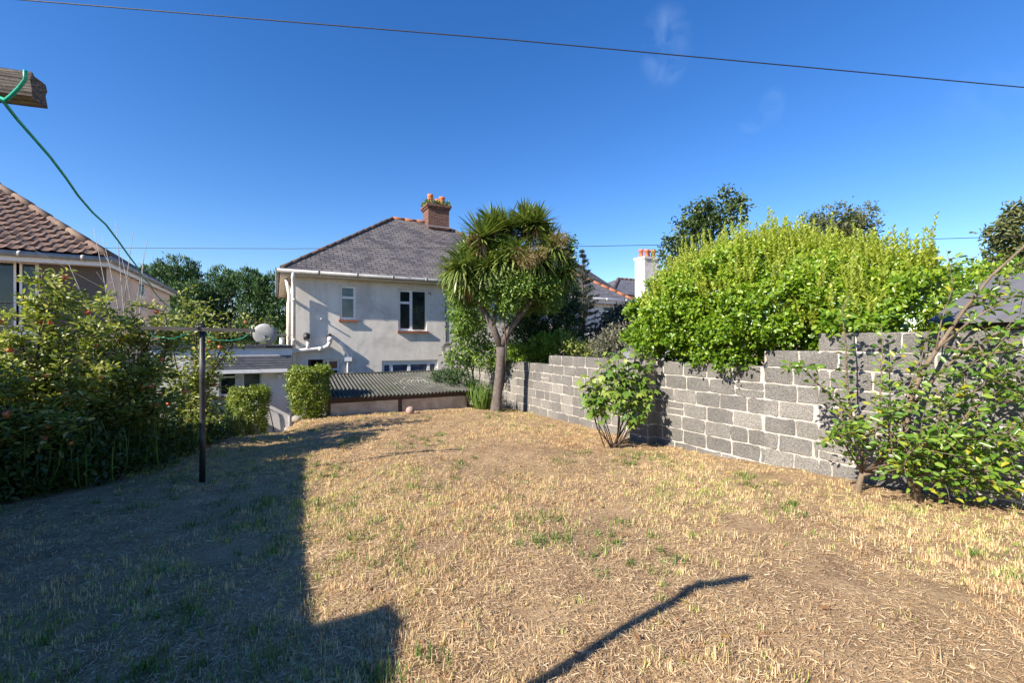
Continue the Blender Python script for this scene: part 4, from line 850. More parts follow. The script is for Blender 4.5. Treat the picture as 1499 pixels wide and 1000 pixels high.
# --- the big bright hedge bush over the wall
def build_hedge():
    t = thing('hedge', (7.2, 4.6, -1.7), 'tall bright green broad leaved hedge bush spilling over the block wall', 'hedge')
    def top(y): return np.interp(y, [1.0, 2.1, 2.6, 3.2, 3.8, 4.6, 5.4, 6.0, 6.6, 7.1, 7.5], [.55, .72, .92, 1.16, 1.42, 1.70, 1.69, 1.60, 1.28, .75, .25])
    def front(y, z):      # x of the leafy face on the garden side
        k = np.clip((z + .5) / (top(y) + .5), 0, 1); b = 6.55 - .95 * np.sin(np.pi * np.clip(k * .8 + .18, 0, 1)) * np.clip(np.sin(np.pi * (y - .6) / 7.1), .25, 1)
        return b + .9 * k ** 3 + np.where(y > 6.2, (y - 6.2) ** 2 * .7, 0) + .42 * np.clip((4.35 - y) / .5, 0, 1)
    P = []; O = []; n = 12500
    y = RNG.uniform(2.6, 7.45, n); k = RNG.random(n) ** .8; zt = top(y) - .10 + .10 * np.sin(y * 5.3) + .07 * np.sin(y * 12.7 + 2); zb = np.interp(y, [.9, 3.0, 3.2, 3.9, 4.1, 4.9, 5.4, 6.4, 7.4], [.12, .1, -.1, -.12, -.42, -.45, -.40, -.30, -.2]); z = zb + (zt - zb) * k
    lump = .26 * np.sin(y * 4.1 + z * 3.0) + .22 * np.sin(y * 7.7 - z * 6.1 + 1) + .13 * np.sin(y * 13 + z * 11) + .06 * np.sin(y * 23 - z * 19)
    x = front(y, z) + lump + np.abs(RNG.normal(size=n)) * .16
    mask = x > np.where(z < -.05, 5.72, 5.6); y, z, x = y[mask], z[mask], x[mask]
    c = np.stack([x, y, z], -1); per = 6; idx = np.repeat(np.arange(len(c)), per); m = len(idx)
    sh = nrm(np.stack([-np.abs(RNG.normal(.8, .4, len(c))), RNG.normal(0, .4, len(c)), RNG.normal(.55, .4, len(c))], -1))
    s = RNG.random(m) * .17; P = c[idx] + sh[idx] * s[:, None] + RNG.normal(size=(m, 3)) * .02; D = nrm(sh[idx] * .5 + rdir(m))
    U = nrm(np.array([-.6, -.15, .9]) + rdir(m) * .8); L = RNG.uniform(.042, .082, m)
    keep = (P[:, 0] < 5.98) | (P[:, 0] > 6.25) | (P[:, 2] > -.28)
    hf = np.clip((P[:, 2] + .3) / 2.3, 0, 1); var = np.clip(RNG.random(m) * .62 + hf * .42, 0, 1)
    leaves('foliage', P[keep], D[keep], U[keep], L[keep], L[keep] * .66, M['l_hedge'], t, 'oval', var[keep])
    # back and core leaves
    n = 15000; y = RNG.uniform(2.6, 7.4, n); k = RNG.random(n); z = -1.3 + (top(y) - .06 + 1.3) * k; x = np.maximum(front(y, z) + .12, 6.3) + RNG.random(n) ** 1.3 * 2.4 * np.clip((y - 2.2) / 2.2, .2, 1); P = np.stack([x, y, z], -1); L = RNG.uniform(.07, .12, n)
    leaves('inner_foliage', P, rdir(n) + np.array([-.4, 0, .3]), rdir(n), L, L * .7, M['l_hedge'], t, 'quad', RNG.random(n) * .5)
    # upright pale shoots of new growth along the top
    P = []; D = []; U = []; n = 1700
    for i in range(n):
        y = RNG.uniform(2.65, 7.2); h = RNG.gamma(2.6, .075) + .07; x = float(front(np.array(y), np.array(top(y) - .05))) + RNG.uniform(-.25, .9 if y > 3.4 else .3); zt = float(top(y)) - .10
        if RNG.random() < .45: zt -= RNG.random() ** 1.5 * 1.0; x = float(front(np.array(y), np.array(zt))) - .02
        lean = np.array([RNG.normal(-.10, .12), RNG.normal(0, .12), 1.0]); k = int(5 + h * 48)
        for j in range(k):
            f = j / k; P.append(np.array([x, y, zt]) + lean * h * f); a = j * 2.4 + i; D.append(np.array([math.cos(a), math.sin(a), .55 + 1.2 * f])); U.append(np.array([-math.cos(a) * .5, -math.sin(a) * .5, 1]))
    m = len(P); L = RNG.uniform(.04, .07, m); leaves('new_shoots', P, D, U, L, L * .55, M['l_hedge_tip'], t, 'oval')
    mb = MB(); rg = random.Random(1); tree_stems(mb, (7.3, 4.6, -1.8), [((7.2 + rg.uniform(-.5, .6), y, float(top(y)) - .4), rg.uniform(.5, 1)) for y in np.linspace(2.6, 7, 12)], .06, 8, .15, rg); mb.build('stems', M['bark'], t)
build_hedge()
blob_tree('hedge_shrub', pt(1400, 480, 8.8) * np.array([1, 1, 0]) - UP * 1.7, [(pt(1385, 445, 8.4), (.55, .5, .7)), (pt(1415, 440, 8.9), (.6, .45, .75)), (pt(1440, 425, 9.6), (.6, .5, .7)), (pt(1365, 455, 8.2), (.4, .4, .5)), (pt(1470, 430, 10.2), (.7, .6, .7)), (pt(1400, 490, 8.6), (.7, .5, .6))], 900, 9, .10, .085, 'l_hedge', 'green leafy shrub between the bright hedge and the grey shed roof', 'shrub', None, 'bark', .05, 'oval', .6, 0, .62, foliage='foliage', trunk='stems')

# --- cabbage palm (cordyline) by the wall
def build_cordyline():
    b = pt(726, 602, 11.67); b[2] = float(gz(b[0], b[1])); d = 11.67
    t = thing('cabbage_tree', b, 'tall cabbage palm with forked grey trunk and spiky leaf heads beside the wall', 'palm tree')
    Q = lambda px, py, dd=0: pt(px, py, d + dd)
    mb = MB(); base = b - UP * .1; fork = Q(733, 508)
    mb.tube([base, b + UP * .06, Q(728, 580), Q(731, 550), Q(733, 525), fork], [.19, .145, .125, .115, .115, .125], 14)
    br = [[fork, Q(722, 480), Q(708, 455), Q(693, 425, .1), Q(690, 395, .2)], [fork, Q(746, 483), Q(766, 455, -.1), Q(786, 430, -.1), Q(805, 395, -.2), Q(812, 372, -.2)],
          [Q(722, 478), Q(727, 450, .2), Q(737, 410, .2), Q(742, 350, .2)], [Q(760, 463), Q(765, 430, .3), Q(770, 390, .4), Q(773, 350, .5)], [Q(708, 455), Q(712, 420, -.3), Q(709, 375, -.4), Q(705, 352, -.4)], [Q(737, 430, .2), Q(742, 400, -.3), Q(752, 375, -.5)], [Q(700, 440), Q(684, 420, -.4), Q(676, 400, -.6)]]
    for k, p in enumerate(br): r = (.095, .085, .06, .06, .06, .05, .05)[k]; mb.tube(p, [r * (1 - .35 * i / (len(p) - 1)) for i in range(len(p))], 10)
    mb.build('trunk', M['cordyline_bark'], t)
    heads = [(690, 372, .2, 1, 0), (742, 340, .2, 1.15, 0), (775, 342, .5, 1.1, 0), (812, 366, -.2, .95, .2), (706, 348, -.4, 1.05, 0), (755, 372, -.5, .9, .2), (735, 385, -.5, .8, .4), (788, 385, -.4, .85, .4), (712, 395, -.5, .8, .4), (800, 400, .2, .8, .5), (676, 392, -.6, .95, .5), (722, 352, .9, 1.1, 0), (800, 352, .8, 1.0, 0), (662, 398, .3, .9, .8), (682, 412, -.4, .85, .8), (826, 398, .0, .8, .5), (785, 328, .2, .9, 0), (768, 326, .2, .9, 0), (722, 330, -.1, .9, 0)]
    for (px, py, dd, s, dr) in heads:
        c = Q(px, py, dd); n = 200; u = RNG.random(n); el = np.arcsin(np.clip((-.45 if dr < .15 else -.8) + (1.44 if dr < .15 else 1.7) * u - dr * .1, -1, 1)); az = RNG.random(n) * 6.283
        D = np.stack([np.cos(el) * np.cos(az), np.cos(el) * np.sin(az), np.sin(el)], -1); L = RNG.uniform(.52, .78, n) * s; P = c + D * .04
        U = nrm(np.array([0, 0, 1.0]) - D * D[:, 2:3] + rdir(n) * .12)
        leaves('leaf_head', P, D, U, L, RNG.uniform(.042, .062, n), M['l_cord'], t, 'sword', np.clip(RNG.random(n) * .75 + (el < -.3) * .12 + .02, 0, 1), bend=.35 if dr < .15 else 1.4)
        n = 26; az = RNG.random(n) * 6.283; D = np.stack([np.cos(az) * .45, np.sin(az) * .45, -np.ones(n)], -1); leaves('dead_leaves', c + D * .08, D, np.stack([np.cos(az), np.sin(az), np.full(n, .4)], -1), RNG.uniform(.35, .6, n) * s, .035, M['l_deadcord'], t, 'sword', bend=.5)
    # dry branching flower heads
    for (px, py, dd, s) in ((772, 378, -.8, .27), (818, 352, -.4, .24), (693, 352, -.6, .16), (788, 372, -.7, .22), (822, 376, -.3, .22), (757, 372, -.7, .18)):
        c = Q(px, py, dd); n = int(2300 * s * 2); u = RNG.random(n) ** .5; dirs = nrm(rdir(n) * np.array([1, 1, .75]) + np.array([0, 0, -.15])); P = c + dirs * (u * s)[:, None]
        leaves('flower_panicle', P, dirs + rdir(n) * .6, rdir(n), RNG.uniform(.04, .09, n), .010, M['l_panicle'], t, 'straw')
    # climber growing through it
    cl = thing('climbing_plant', Q(742, 560), 'light green leafy climber growing up through the cabbage palm', 'climber')
    mb = MB(); mb.tube([b + np.array([.1, .15, 0]), Q(738, 560, .05), Q(741, 510, -.1), Q(738, 470, -.2), Q(745, 430, -.4), Q(742, 395, -.4)], .022, 6); mb.build('stem', M['bark_dark'], cl)
    E = [(Q(742, 405, -.3), (.50, .45, .75)), (Q(775, 415, -.4), (.45, .35, .40)), (Q(800, 420, -.3), (.35, .35, .4)), (Q(712, 420, -.4), (.4, .3, .5)), (Q(690, 400, -.3), (.4, .3, .35)), (Q(825, 385, -.1), (.3, .3, .4)), (Q(806, 440, .1), (.35, .35, .35)), (Q(672, 430, .0), (.3, .3, .35)), (Q(750, 440, -.4), (.3, .2, .35)), (Q(735, 450, -.15), (.16, .2, .35)), (Q(757, 418, -.45), (.34, .3, .34)), (Q(690, 425, .3), (.32, .35, .45)), (Q(680, 470, .8), (.36, .4, .5)), (Q(775, 405, .2), (.4, .4, .35)),
         (Q(735, 370, .0), (.6, .5, .42)), (Q(800, 395, .2), (.42, .4, .42)), (Q(700, 372, .1), (.5, .5, .35)), (Q(818, 420, .4), (.28, .3, .30)), (Q(780, 440, .8), (.4, .4, .4)), (Q(832, 360, .1), (.12, .2, .25))]
    P, D, O = clump_leaves(E, 3600, 9, .075, .5, .3); n = len(P); L = RNG.uniform(.05, .095, n); leaves('foliage', P, D, O + rdir(n) * .6 + np.array([0, 0, .5]), L, L * .6, M['l_ivy'], cl, 'oval')
build_cordyline()

# --- shrubs round the palm and beyond the wall
Gd = lambda px, py, d: pt(px, py, d)
blob_tree('leafy_shrub', Gd(690, 575, 13.4), [(Gd(690, 500, 13.3), (.55, .5, .65)), (Gd(672, 455, 13.6), (.32, .4, .5)), (Gd(712, 520, 13.0), (.5, .5, .45)), (Gd(668, 530, 13.2), (.3, .3, .3)), (Gd(700, 460, 13.6), (.4, .4, .5))], 420, 9, .10, .10, 'l_ivy', 'light green leafy shrub between the house wall and the palm trunk', 'shrub', None, 'bark_dark', .035, 'oval', .5, .1, .5, foliage='foliage', trunk='stems')
blob_tree('rosemary_bush', Gd(668, 585, 13.0), [(Gd(652, 552, 13.0), (.45, .4, .22)), (Gd(676, 560, 12.7), (.45, .4, .32)), (Gd(695, 575, 12.4), (.3, .3, .3))], 340, 12, .06, .085, 'l_conifer', 'dark needle leaved bush behind the right end of the corrugated store', 'shrub', None, 'bark_dark', .03, 'quad', .5, 0, .22, foliage='foliage', trunk='stems', upb=.5)
blob_tree('conifer_tree', Gd(800, 545, 13.8), [(Gd(800, 520, 14.0), (1.1, .9, .8)), (Gd(812, 470, 14.2), (.95, .8, .9)), (Gd(818, 430, 14.3), (.65, .6, .8)), (Gd(770, 490, 14.0), (.7, .7, .8)), (Gd(760, 450, 14.3), (.6, .6, .9))], 2200, 12, .07, .11, 'l_conifer', 'dense dark green cypress right behind the palm and block wall', 'conifer', None, 'bark_dark', .14, 'quad', .75, .2, .3, upb=.3)
blob_tree('golden_conifer', Gd(778, 545, 12.9), [(Gd(798, 505, 12.7), (.52, .4, .32)), (Gd(818, 500, 12.8), (.36, .36, .28)), (Gd(760, 515, 12.7), (.4, .36, .26)), (Gd(783, 522, 12.8), (.3, .28, .2)), (Gd(745, 522, 13.2), (.4, .3, .2))], 420, 14, .05, .085, 'l_gold', 'small bright yellow green conifer leaning over the lower block wall', 'conifer', None, 'bark_dark', .04, 'quad', .6, 0, .34, foliage='foliage', trunk='stems', upb=.3)
def spruce():
    b = Gd(853, 560, 16.0); b[2] = -1.8; top = Gd(853, 364, 16.0); t = thing('spruce_tree', b, 'thin dark spruce with a spiky leader in front of the slate bungalow', 'conifer')
    mb = MB(); mb.tube([b, (b + top) / 2, top], [.10, .06, .008], 8); P = []; D = []; Hh = top[2] - b[2]
    k = 0
    for i in range(26):
        f = i / 26; z = top[2] - .12 - f ** 1.0 * Hh * .97; r = .06 + 1.15 * f ** .85; nb = 5 + int(6 * f)
        for j in range(nb):
            a = RNG.random() * 6.28; rr = r * RNG.uniform(.7, 1.1); rise = .55 * (1 - f) + .02
            e = np.array([math.cos(a) * rr, math.sin(a) * rr, rr * rise - (.06 * f)]); s = np.array([top[0], top[1], z]); mb.tube([s, s + e], [.012, .004], 4)
            m = int(28 + 75 * rr); ff = RNG.random(m) ** .8; p = s + e * ff[:, None]; sub = rdir(m) * (.03 + .10 * (1 - ff) * rr)[:, None] * np.array([1, 1, .5]); P.append(p + sub); D.append(nrm(e) * .7 + rdir(m) * .8)
    mb.build('trunk', M['bark_dark'], t); P = np.concatenate(P); D = np.concatenate(D); n = len(P); leaves('needles', P, D, rdir(n), RNG.uniform(.05, .12, n), .03, M['l_spruce'], t, 'quad')
spruce()
blob_tree('pittosporum_bush', Gd(908, 540, 13.5), [(Gd(910, 478, 13.6), (.75, .6, .62)), (Gd(925, 462, 13.8), (.45, .5, .45)), (Gd(880, 500, 13.4), (.5, .5, .5))], 520, 9, .09, .09, 'l_spruce', 'dark small leaved bush under the bungalow window', 'shrub', None, 'bark_dark', .04, 'oval', .6, 0, .5, foliage='foliage', trunk='stems')
blob_tree('bronze_shrub', Gd(915, 545, 10.6), [(Gd(905, 497, 10.6), (.48, .42, .34)), (Gd(935, 488, 10.4), (.42, .4, .38)), (Gd(880, 508, 10.7), (.36, .3, .24)), (Gd(955, 490, 10.2), (.4, .4, .3))], 430, 9, .08, .075, 'l_brown', 'dull bronze and grey twiggy shrub left of the bright hedge', 'shrub', None, 'bark_dark', .03, 'oval', .4, 0, .34, foliage='foliage', trunk='stems', upb=.4)
blob_tree('straggly_shrub', Gd(845, 545, 12.3), [(Gd(845, 508, 12.2), (.4, .3, .22)), (Gd(825, 500, 12.5), (.3, .3, .28)), (Gd(868, 513, 12.0), (.35, .3, .18))], 170, 8, .08, .08, 'l_apple', 'straggly pale shrub showing above the lower block wall', 'shrub', None, 'bark_dark', .02, 'oval', .4, 0, .5, foliage='foliage', trunk='stems', upb=.3)
# long bladed clump beside the trunk
def blades(name, px, py, d, n, ln, wd, spread, label, mat='l_grassy', cat='plant', group=None):
    b = pt(px, py, d); b[2] = float(gz(b[0], b[1])); t = thing(name, b, label, cat, group); az = RNG.random(n) * 6.28; r = RNG.random(n) * spread * .4
    P = np.stack([b[0] + np.cos(az) * r, b[1] + np.sin(az) * r, np.full(n, b[2] - .01)], -1); D = np.stack([np.cos(az) * RNG.uniform(.1, .9, n), np.sin(az) * RNG.uniform(.1, .9, n), np.ones(n)], -1)
    U = np.stack([np.cos(az), np.sin(az), np.full(n, .3)], -1); leaves('leaf_blades', P, D, U, RNG.uniform(.6, 1.1, n) * ln, wd, M[mat], t, 'sword', bend=1.6)
blades('strap_leaved_plant', 706, 597, 12.0, 170, .75, .03, .6, 'clump of arching strap leaves between the store and the palm trunk')

# clipped bushes at the top of the steps
def clipped(px, py, d, hw, hd, h, label):
    b = pt(px, py, d); b[2] = float(gz(b[0], b[1])) - .02; t = thing('clipped_bush', b, label, 'bush', 'clipped box bushes by the path')
    n = 1900; f = RNG.random(n) ** .8; a = RNG.random(n) * 6.28; se = 2.5; ca, sa = np.cos(a), np.sin(a); rr = (np.abs(ca) ** se + np.abs(sa) ** se) ** (-1 / se); q = RNG.random(n) < .32
    prof = .72 + .38 * np.clip(f * 1.6, 0, 1); rad = np.where(q, RNG.random(n) ** .5, RNG.uniform(.82, 1.04, n)); z = np.where(q, h * (RNG.uniform(.90, 1.04, n) + .05 * np.sin(a * 2 + 1)), h * f)
    lump = 1 + .13 * np.sin(a * 3 + z * 6 + px) + .09 * np.sin(a * 7 - z * 11)
    c = np.stack([b[0] + ca * rr * hw * rad * np.where(q, 1.05, prof) * lump, b[1] + sa * rr * hd * rad * np.where(q, 1.05, prof) * lump, b[2] + z], -1)
    idx = np.repeat(np.arange(n), 9); m = len(idx); P = c[idx] + RNG.normal(size=(m, 3)) * .035; O = c[idx] - (b + UP * h * .5); L = RNG.uniform(.03, .055, m)
    leaves('foliage', P, nrm(O) * .7 + rdir(m), nrm(O) + rdir(m) * .7, L, L * .6, M['l_box'], t, 'oval')
    mb = MB(); rg = random.Random(6); tree_stems(mb, b - UP * .05, [((b[0] + rg.uniform(-.2, .2), b[1] + rg.uniform(-.2, .2), b[2] + h * .85), 1) for _ in range(6)], .025, 5, .1, rg); mb.build('stems', M['bark_dark'], t)
clipped(364, 630, 11.9, .39, .39, 1.36, 'left clipped green bush in front of the white extension')
clipped(453, 620, 10.5, .36, .36, 1.12, 'clipped green bush at the left end of the corrugated store')

# --- conifers between the two houses, trees beyond the hedge
for k, (px, py, d, r, top, lab) in enumerate(((262, 440, 24, 1.5, 388, 'leftmost dark conifer in the row between the two houses'), (322, 445, 24.5, 1.5, 403, 'middle dark conifer in the row between the two houses'), (372, 450, 24, 1.3, 407, 'dark conifer nearest the grey house in the row behind'), (290, 460, 23, 1.2, 425, 'lower dark conifer in front of the conifer row'), (225, 440, 25, 1.5, 400, 'dark conifer partly behind the cream side wall'), (415, 450, 24, 1.2, 412, 'dark conifer half hidden by the corner of the grey house'))):
    c = pt(px, py, d); zt = pt(px, top, d)[2]; zb = -2.7; ells = []
    for i in range(5): f = i / 4; z = zb + .8 + (zt - zb - 1.3) * f; ells.append(((c[0] + RNG.normal(0, .15), c[1], z), (r * (1.0 - .45 * f ** 2), r * (1 - .45 * f ** 2), .95)))
    for i in range(3): ells.append(((c[0] + RNG.normal(0, r * .45), c[1], zt - RNG.uniform(.3, .7)), (.35, .35, .6)))
    blob_tree('leylandii_tree', (c[0], c[1], zb), ells, 2000, 12, .10, .17, 'l_leylandii', lab, 'conifer', 'conifers between the houses', 'bark_dark', .15, 'quad', .8, -.1, .26, upb=1.0)
def crown_tree(px, top, bot, hw, d, lab, mat, n, ls, seed, name='broadleaf_tree', offs=()):
    c = pt(px, (top + bot) / 2, d); s = d / FPX; b = (c[0], c[1], -1.9); rg = random.Random(seed); hz = (bot - top) / 2 * s; ells = []
    for i in range(10):
        a = rg.uniform(-1, 1); z = rg.uniform(-.75, .62); w_ = (1 - .55 * max(0, z) ** 1.2) * hw * s; ells.append((c + RT * (a * w_ * .62) + FW * rg.uniform(-.5, .5) * hw * s + UP * z * hz, (hw * s * rg.uniform(.28, .42),) * 2 + (hz * rg.uniform(.25, .42),)))
    for (ox, oy, r) in offs: ells.append((pt(ox, oy, d), (r * s, r * s, r * s * 1.1)))
    return blob_tree(name, b, ells, n, 9, .11 * d / 16, ls, mat, lab, 'tree', 'trees beyond the wall', 'bark_dark', .16, 'oval', .5, .05, .5)
crown_tree(1052, 268, 420, 40, 17, 'dark evergreen tree rising behind the left half of the hedge', 'l_tree', 620, .16, 1, offs=((1000, 345, 24), (985, 370, 20), (1030, 325, 22), (1012, 318, 13), (1005, 390, 28)))
crown_tree(1222, 300, 430, 56, 26, 'rounded olive brown tree top peeping over the middle of the hedge', 'l_olive', 900, .17, 2, offs=((1222, 328, 30), (1195, 345, 32), (1250, 345, 30), (1140, 345, 12)))
crown_tree(1510, 292, 430, 50, 13, 'mottled olive tree at the right edge of the photo', 'l_olive', 700, .12, 3, offs=((1462, 340, 14), (1470, 385, 22), (1485, 310, 14)))

# --- fig bush in front of the pier
def build_fig():
    b = pt(895, 657, 7.55); b[2] = float(gz(b[0], b[1])); d = 7.55; t = thing('fig_tree', b, 'young fig bush with big lobed leaves and thin stems in front of the wall', 'fig tree')
    ends = [(866, 552, .1), (880, 535, -.1), (900, 528, 0), (920, 533, .1), (938, 548, .2), (950, 575, .15), (938, 600, -.15), (905, 575, -.3), (872, 585, -.2), (893, 555, -.25), (925, 580, -.25), (946, 530, .25), (862, 575, .1), (915, 550, .2), (905, 517, .1), (930, 518, .2), (950, 555, .1), (860, 560, -.1), (890, 520, .1)]
    mb = MB(); P = []; D = []; rg = random.Random(9); kk = 0
    for (px, py, dd) in ends:
        e = pt(px, py, d + dd); s = b + np.array([rg.uniform(-.12, .12), rg.uniform(-.10, .10), -.03]); k1 = b + (e - b) * .35 + RT * (.10 * (1 if px > 895 else -1)) - UP * .02; k2 = b + (e - b) * .7 + RT * (.06 * (1 if px > 895 else -1))
        pts = [s, k1, k2, e]; mb.tube(pts, [.010, .009, .007, .004], 6)
        for i in range(18):
            f = .56 + .46 * (i / 17); seg = min(2, int(f * 3)); g_ = f * 3 - seg; p = pts[min(seg, 2)] + (pts[min(seg + 1, 3)] - pts[min(seg, 2)]) * min(g_, 1.1); a = kk * 2.4; kk += 1
            o = np.array([math.cos(a), math.sin(a), rg.uniform(-.25, .3)]); P.append(p + o * rg.uniform(.02, .09) + rg.gauss(0, .02)); D.append(o + np.array([-.15, -.1, -.25]))
    mb.build('stems', M['bark_dark'], t); P = np.array(P); D = np.array(D); n = len(P); L = RNG.uniform(.09, .19, n); U = nrm(np.array([-.5, -.35, .75]) + rdir(n) * .55); leaves('foliage', P, D, U, L, L * .95, M['l_fig'], t, 'fig', bend=2.2)
build_fig()

# --- branching helper for trees with visible shoots
def shoots(mb, paths, per_m, ll, sp, rg, start=.15, twig=.0, up=.3):
    """tubes along the paths plus leaves along them; returns leaf arrays"""
    P = []; D = []; k = 0
    for pts, r in paths:
        pts = [np.array(p, float) for p in pts]; seg = [np.linalg.norm(b - a) for a, b in zip(pts[:-1], pts[1:])]; tot = sum(seg)
        mb.tube(pts, [r * (1 - .75 * i / (len(pts) - 1)) for i in range(len(pts))], 6)
        n = int(tot * per_m)
        for i in range(n):
            s = (start + (1 - start) * (i + rg.random()) / n) * tot; j = 0
            while j < len(seg) - 1 and s > seg[j]: s -= seg[j]; j += 1
            p = pts[j] + (pts[j + 1] - pts[j]) * min(1, s / seg[j]); ax = (pts[j + 1] - pts[j]) / seg[j]; a = k * 2.4 + rg.random(); k += 1
            o = np.array([math.cos(a), math.sin(a), rg.uniform(-.3, .5)]); o = o - ax * np.dot(o, ax) * .6
            P.append(p + o * rg.random() * sp); D.append(o + ax * .5 + np.array([0, 0, up - .3]))
    return P, D
def curve_path(a, b, rg, sag=0.0, wob=.08, n=6):
    a = np.array(a, float); b = np.array(b, float); L = np.linalg.norm(b - a); m = [rg.gauss(0, wob) * L for _ in range(3)]; out = []
    for i in range(n + 1):
        f = i / n; out.append(a + (b - a) * f + np.array(m) * math.sin(math.pi * f) * .8 + UP * sag * L * math.sin(math.pi * f))
    return out

def build_plum():
    rg = random.Random(12); b = pt(1256, 716, 4.85); b[2] = float(gz(b[0], b[1])); Q = lambda px, py, d: pt(px, py, d)
    t = thing('plum_tree', b, 'low sprawling plum bush whose short trunk stands at the wall foot', 'tree', 'fruit trees along the wall')
    hub = Q(1262, 695, 4.83); mb = MB(); paths = []
    mb.tube([b - UP * .06, b + UP * .03, hub, Q(1285, 690, 4.75)], [.050, .036, .028, .02], 9)
    TW = []
    def br(pts, r=.016, tw=None): paths.append(([Q(*p) for p in pts], r)); TW.append(tw if tw is not None else (1.0 if min(p[1] for p in pts) > 585 or min(p[0] for p in pts) > 1395 else .3))
    br([(1262, 695, 4.83), (1262, 640, 4.9), (1250, 615, 4.9), (1200, 565, 4.95), (1175, 540, 5.0), (1158, 532, 5.0)])
    br([(1262, 695, 4.83), (1252, 660, 4.95), (1235, 620, 5.0), (1228, 590, 5.0)]); br([(1250, 640, 4.9), (1240, 560, 5.0), (1238, 500, 5.0), (1232, 455, 5.0), (1245, 430, 5.0)], .012)
    br([(1262, 690, 4.83), (1285, 620, 4.7), (1290, 560, 4.75), (1292, 505, 4.8), (1290, 475, 4.8)], .013); br([(1265, 695, 4.83), (1300, 660, 4.6), (1340, 640, 4.4), (1390, 620, 4.25), (1450, 600, 4.1), (1520, 570, 4.0)], .02)
    br([(1285, 690, 4.75), (1340, 690, 4.4), (1400, 700, 4.15), (1460, 712, 4.0), (1530, 722, 3.9)], .018); br([(1265, 690, 4.8), (1300, 680, 4.5), (1350, 668, 4.25), (1420, 655, 4.05), (1500, 650, 3.9)], .014)
    br([(1262, 692, 4.8), (1230, 640, 4.6), (1215, 635, 4.55), (1225, 650, 4.5)], .01); br([(1290, 680, 4.7), (1320, 600, 4.5), (1330, 570, 4.5), (1345, 530, 4.5)], .012)
    base = list(paths)
    for (pts, r), tw in zip(base, TW):
        for k in range(int(tw * (5 + 2.2 * len(pts)))):
            i = rg.randrange(1, len(pts) - 1) if len(pts) > 2 else 0; s = pts[i] + (pts[i + 1] - pts[i]) * rg.random(); e = s + RT * rg.gauss(.02, .13) + UP * rg.gauss(.02, .12) + FW * rg.gauss(-.02, .16); paths.append((curve_path(s, e, rg, .05, .06, 3), .005))
    P, D = shoots(mb, paths, 36, .07, .05, rg, .15); mb.build('branches', M['bark_pale'], t)
    P = np.array(P); ok = P[:, 0] < 5.97; P = P[ok]; D = np.array(D)[ok]; n = len(P); L = RNG.uniform(.048, .088, n); leaves('foliage', P, D, nrm(np.array([-.35, -.2, .8]) + rdir(n) * .6), L, L * .58, M['l_plum'], t, 'oval', bend=1.9)
    # the taller tree at the right edge
    b2 = pt(1345, 735, 4.45); b2[2] = float(gz(b2[0], b2[1])); t2 = thing('plum_tree', b2, 'taller leaning fruit tree with bare brown limbs at the right edge', 'tree', 'fruit trees along the wall')
    mb = MB(); paths = []; TW.clear(); limb = [(1345, 735, 4.45), (1326, 660, 4.5), (1328, 612, 4.5), (1336, 575, 4.5), (1352, 540, 4.5), (1376, 505, 4.45), (1410, 455, 4.4), (1450, 405, 4.3), (1500, 360, 4.2), (1560, 320, 4.1)]
    mb.tube([Q(*p) for p in limb], [.038, .034, .030, .027, .024, .020, .016, .013, .010, .006], 9)
    br([(1340, 590, 4.5), (1375, 545, 4.35), (1430, 500, 4.2), (1480, 480, 4.1), (1540, 470, 4.0)], .014); br([(1370, 513, 4.45), (1420, 470, 4.3), (1470, 440, 4.2), (1530, 410, 4.1)], .012)
    br([(1410, 455, 4.4), (1440, 440, 4.5), (1480, 400, 4.6), (1520, 350, 4.6)], .011); br([(1370, 512, 4.45), (1378, 470, 4.45), (1395, 420, 4.5), (1390, 385, 4.5), (1385, 365, 4.5)], .008); br([(1340, 575, 4.5), (1350, 520, 4.6), (1358, 490, 4.6)], .008)
    br([(1328, 620, 4.5), (1370, 610, 4.3), (1430, 570, 4.1), (1500, 530, 3.9)], .014); br([(1330, 640, 4.5), (1360, 650, 4.3), (1400, 660, 4.15), (1470, 670, 3.95)], .01); br([(1335, 700, 4.45), (1360, 690, 4.3), (1420, 600, 4.1), (1480, 560, 4.0)], .01); br([(1328, 625, 4.5), (1380, 640, 4.2), (1440, 640, 4.0), (1520, 620, 3.8)], .014); br([(1335, 700, 4.45), (1390, 680, 4.2), (1440, 690, 4.0), (1520, 690, 3.8)], .012)
    br([(1335, 700, 4.45), (1310, 660, 4.3), (1300, 625, 4.25), (1310, 600, 4.2)], .009); br([(1335, 690, 4.45), (1350, 660, 4.2), (1370, 625, 4.1), (1380, 590, 4.1)], .009); br([(1340, 715, 4.45), (1370, 705, 4.2), (1420, 700, 4.0), (1480, 710, 3.9)], .009); br([(1335, 680, 4.45), (1320, 690, 4.2), (1330, 665, 4.1), (1350, 640, 4.1)], .009); br([(1376, 505, 4.45), (1440, 520, 4.1), (1500, 510, 3.9)], .01); br([(1430, 500, 4.2), (1460, 560, 4.0), (1510, 590, 3.8)], .008)
    base = list(paths)
    for (pts, r), tw in zip(base, TW):
        for k in range(int(tw * (5 + 2.0 * len(pts)))):
            i = rg.randrange(1, len(pts) - 1); s = pts[i] + (pts[i + 1] - pts[i]) * rg.random(); e = s + RT * rg.gauss(.04, .13) + UP * rg.gauss(.04, .13) + FW * rg.gauss(0, .16); paths.append((curve_path(s, e, rg, .05, .06, 3), .005))
    P, D = shoots(mb, paths, 36, .07, .06, rg, .15); mb.build('branches', M['bark_pale'], t2)
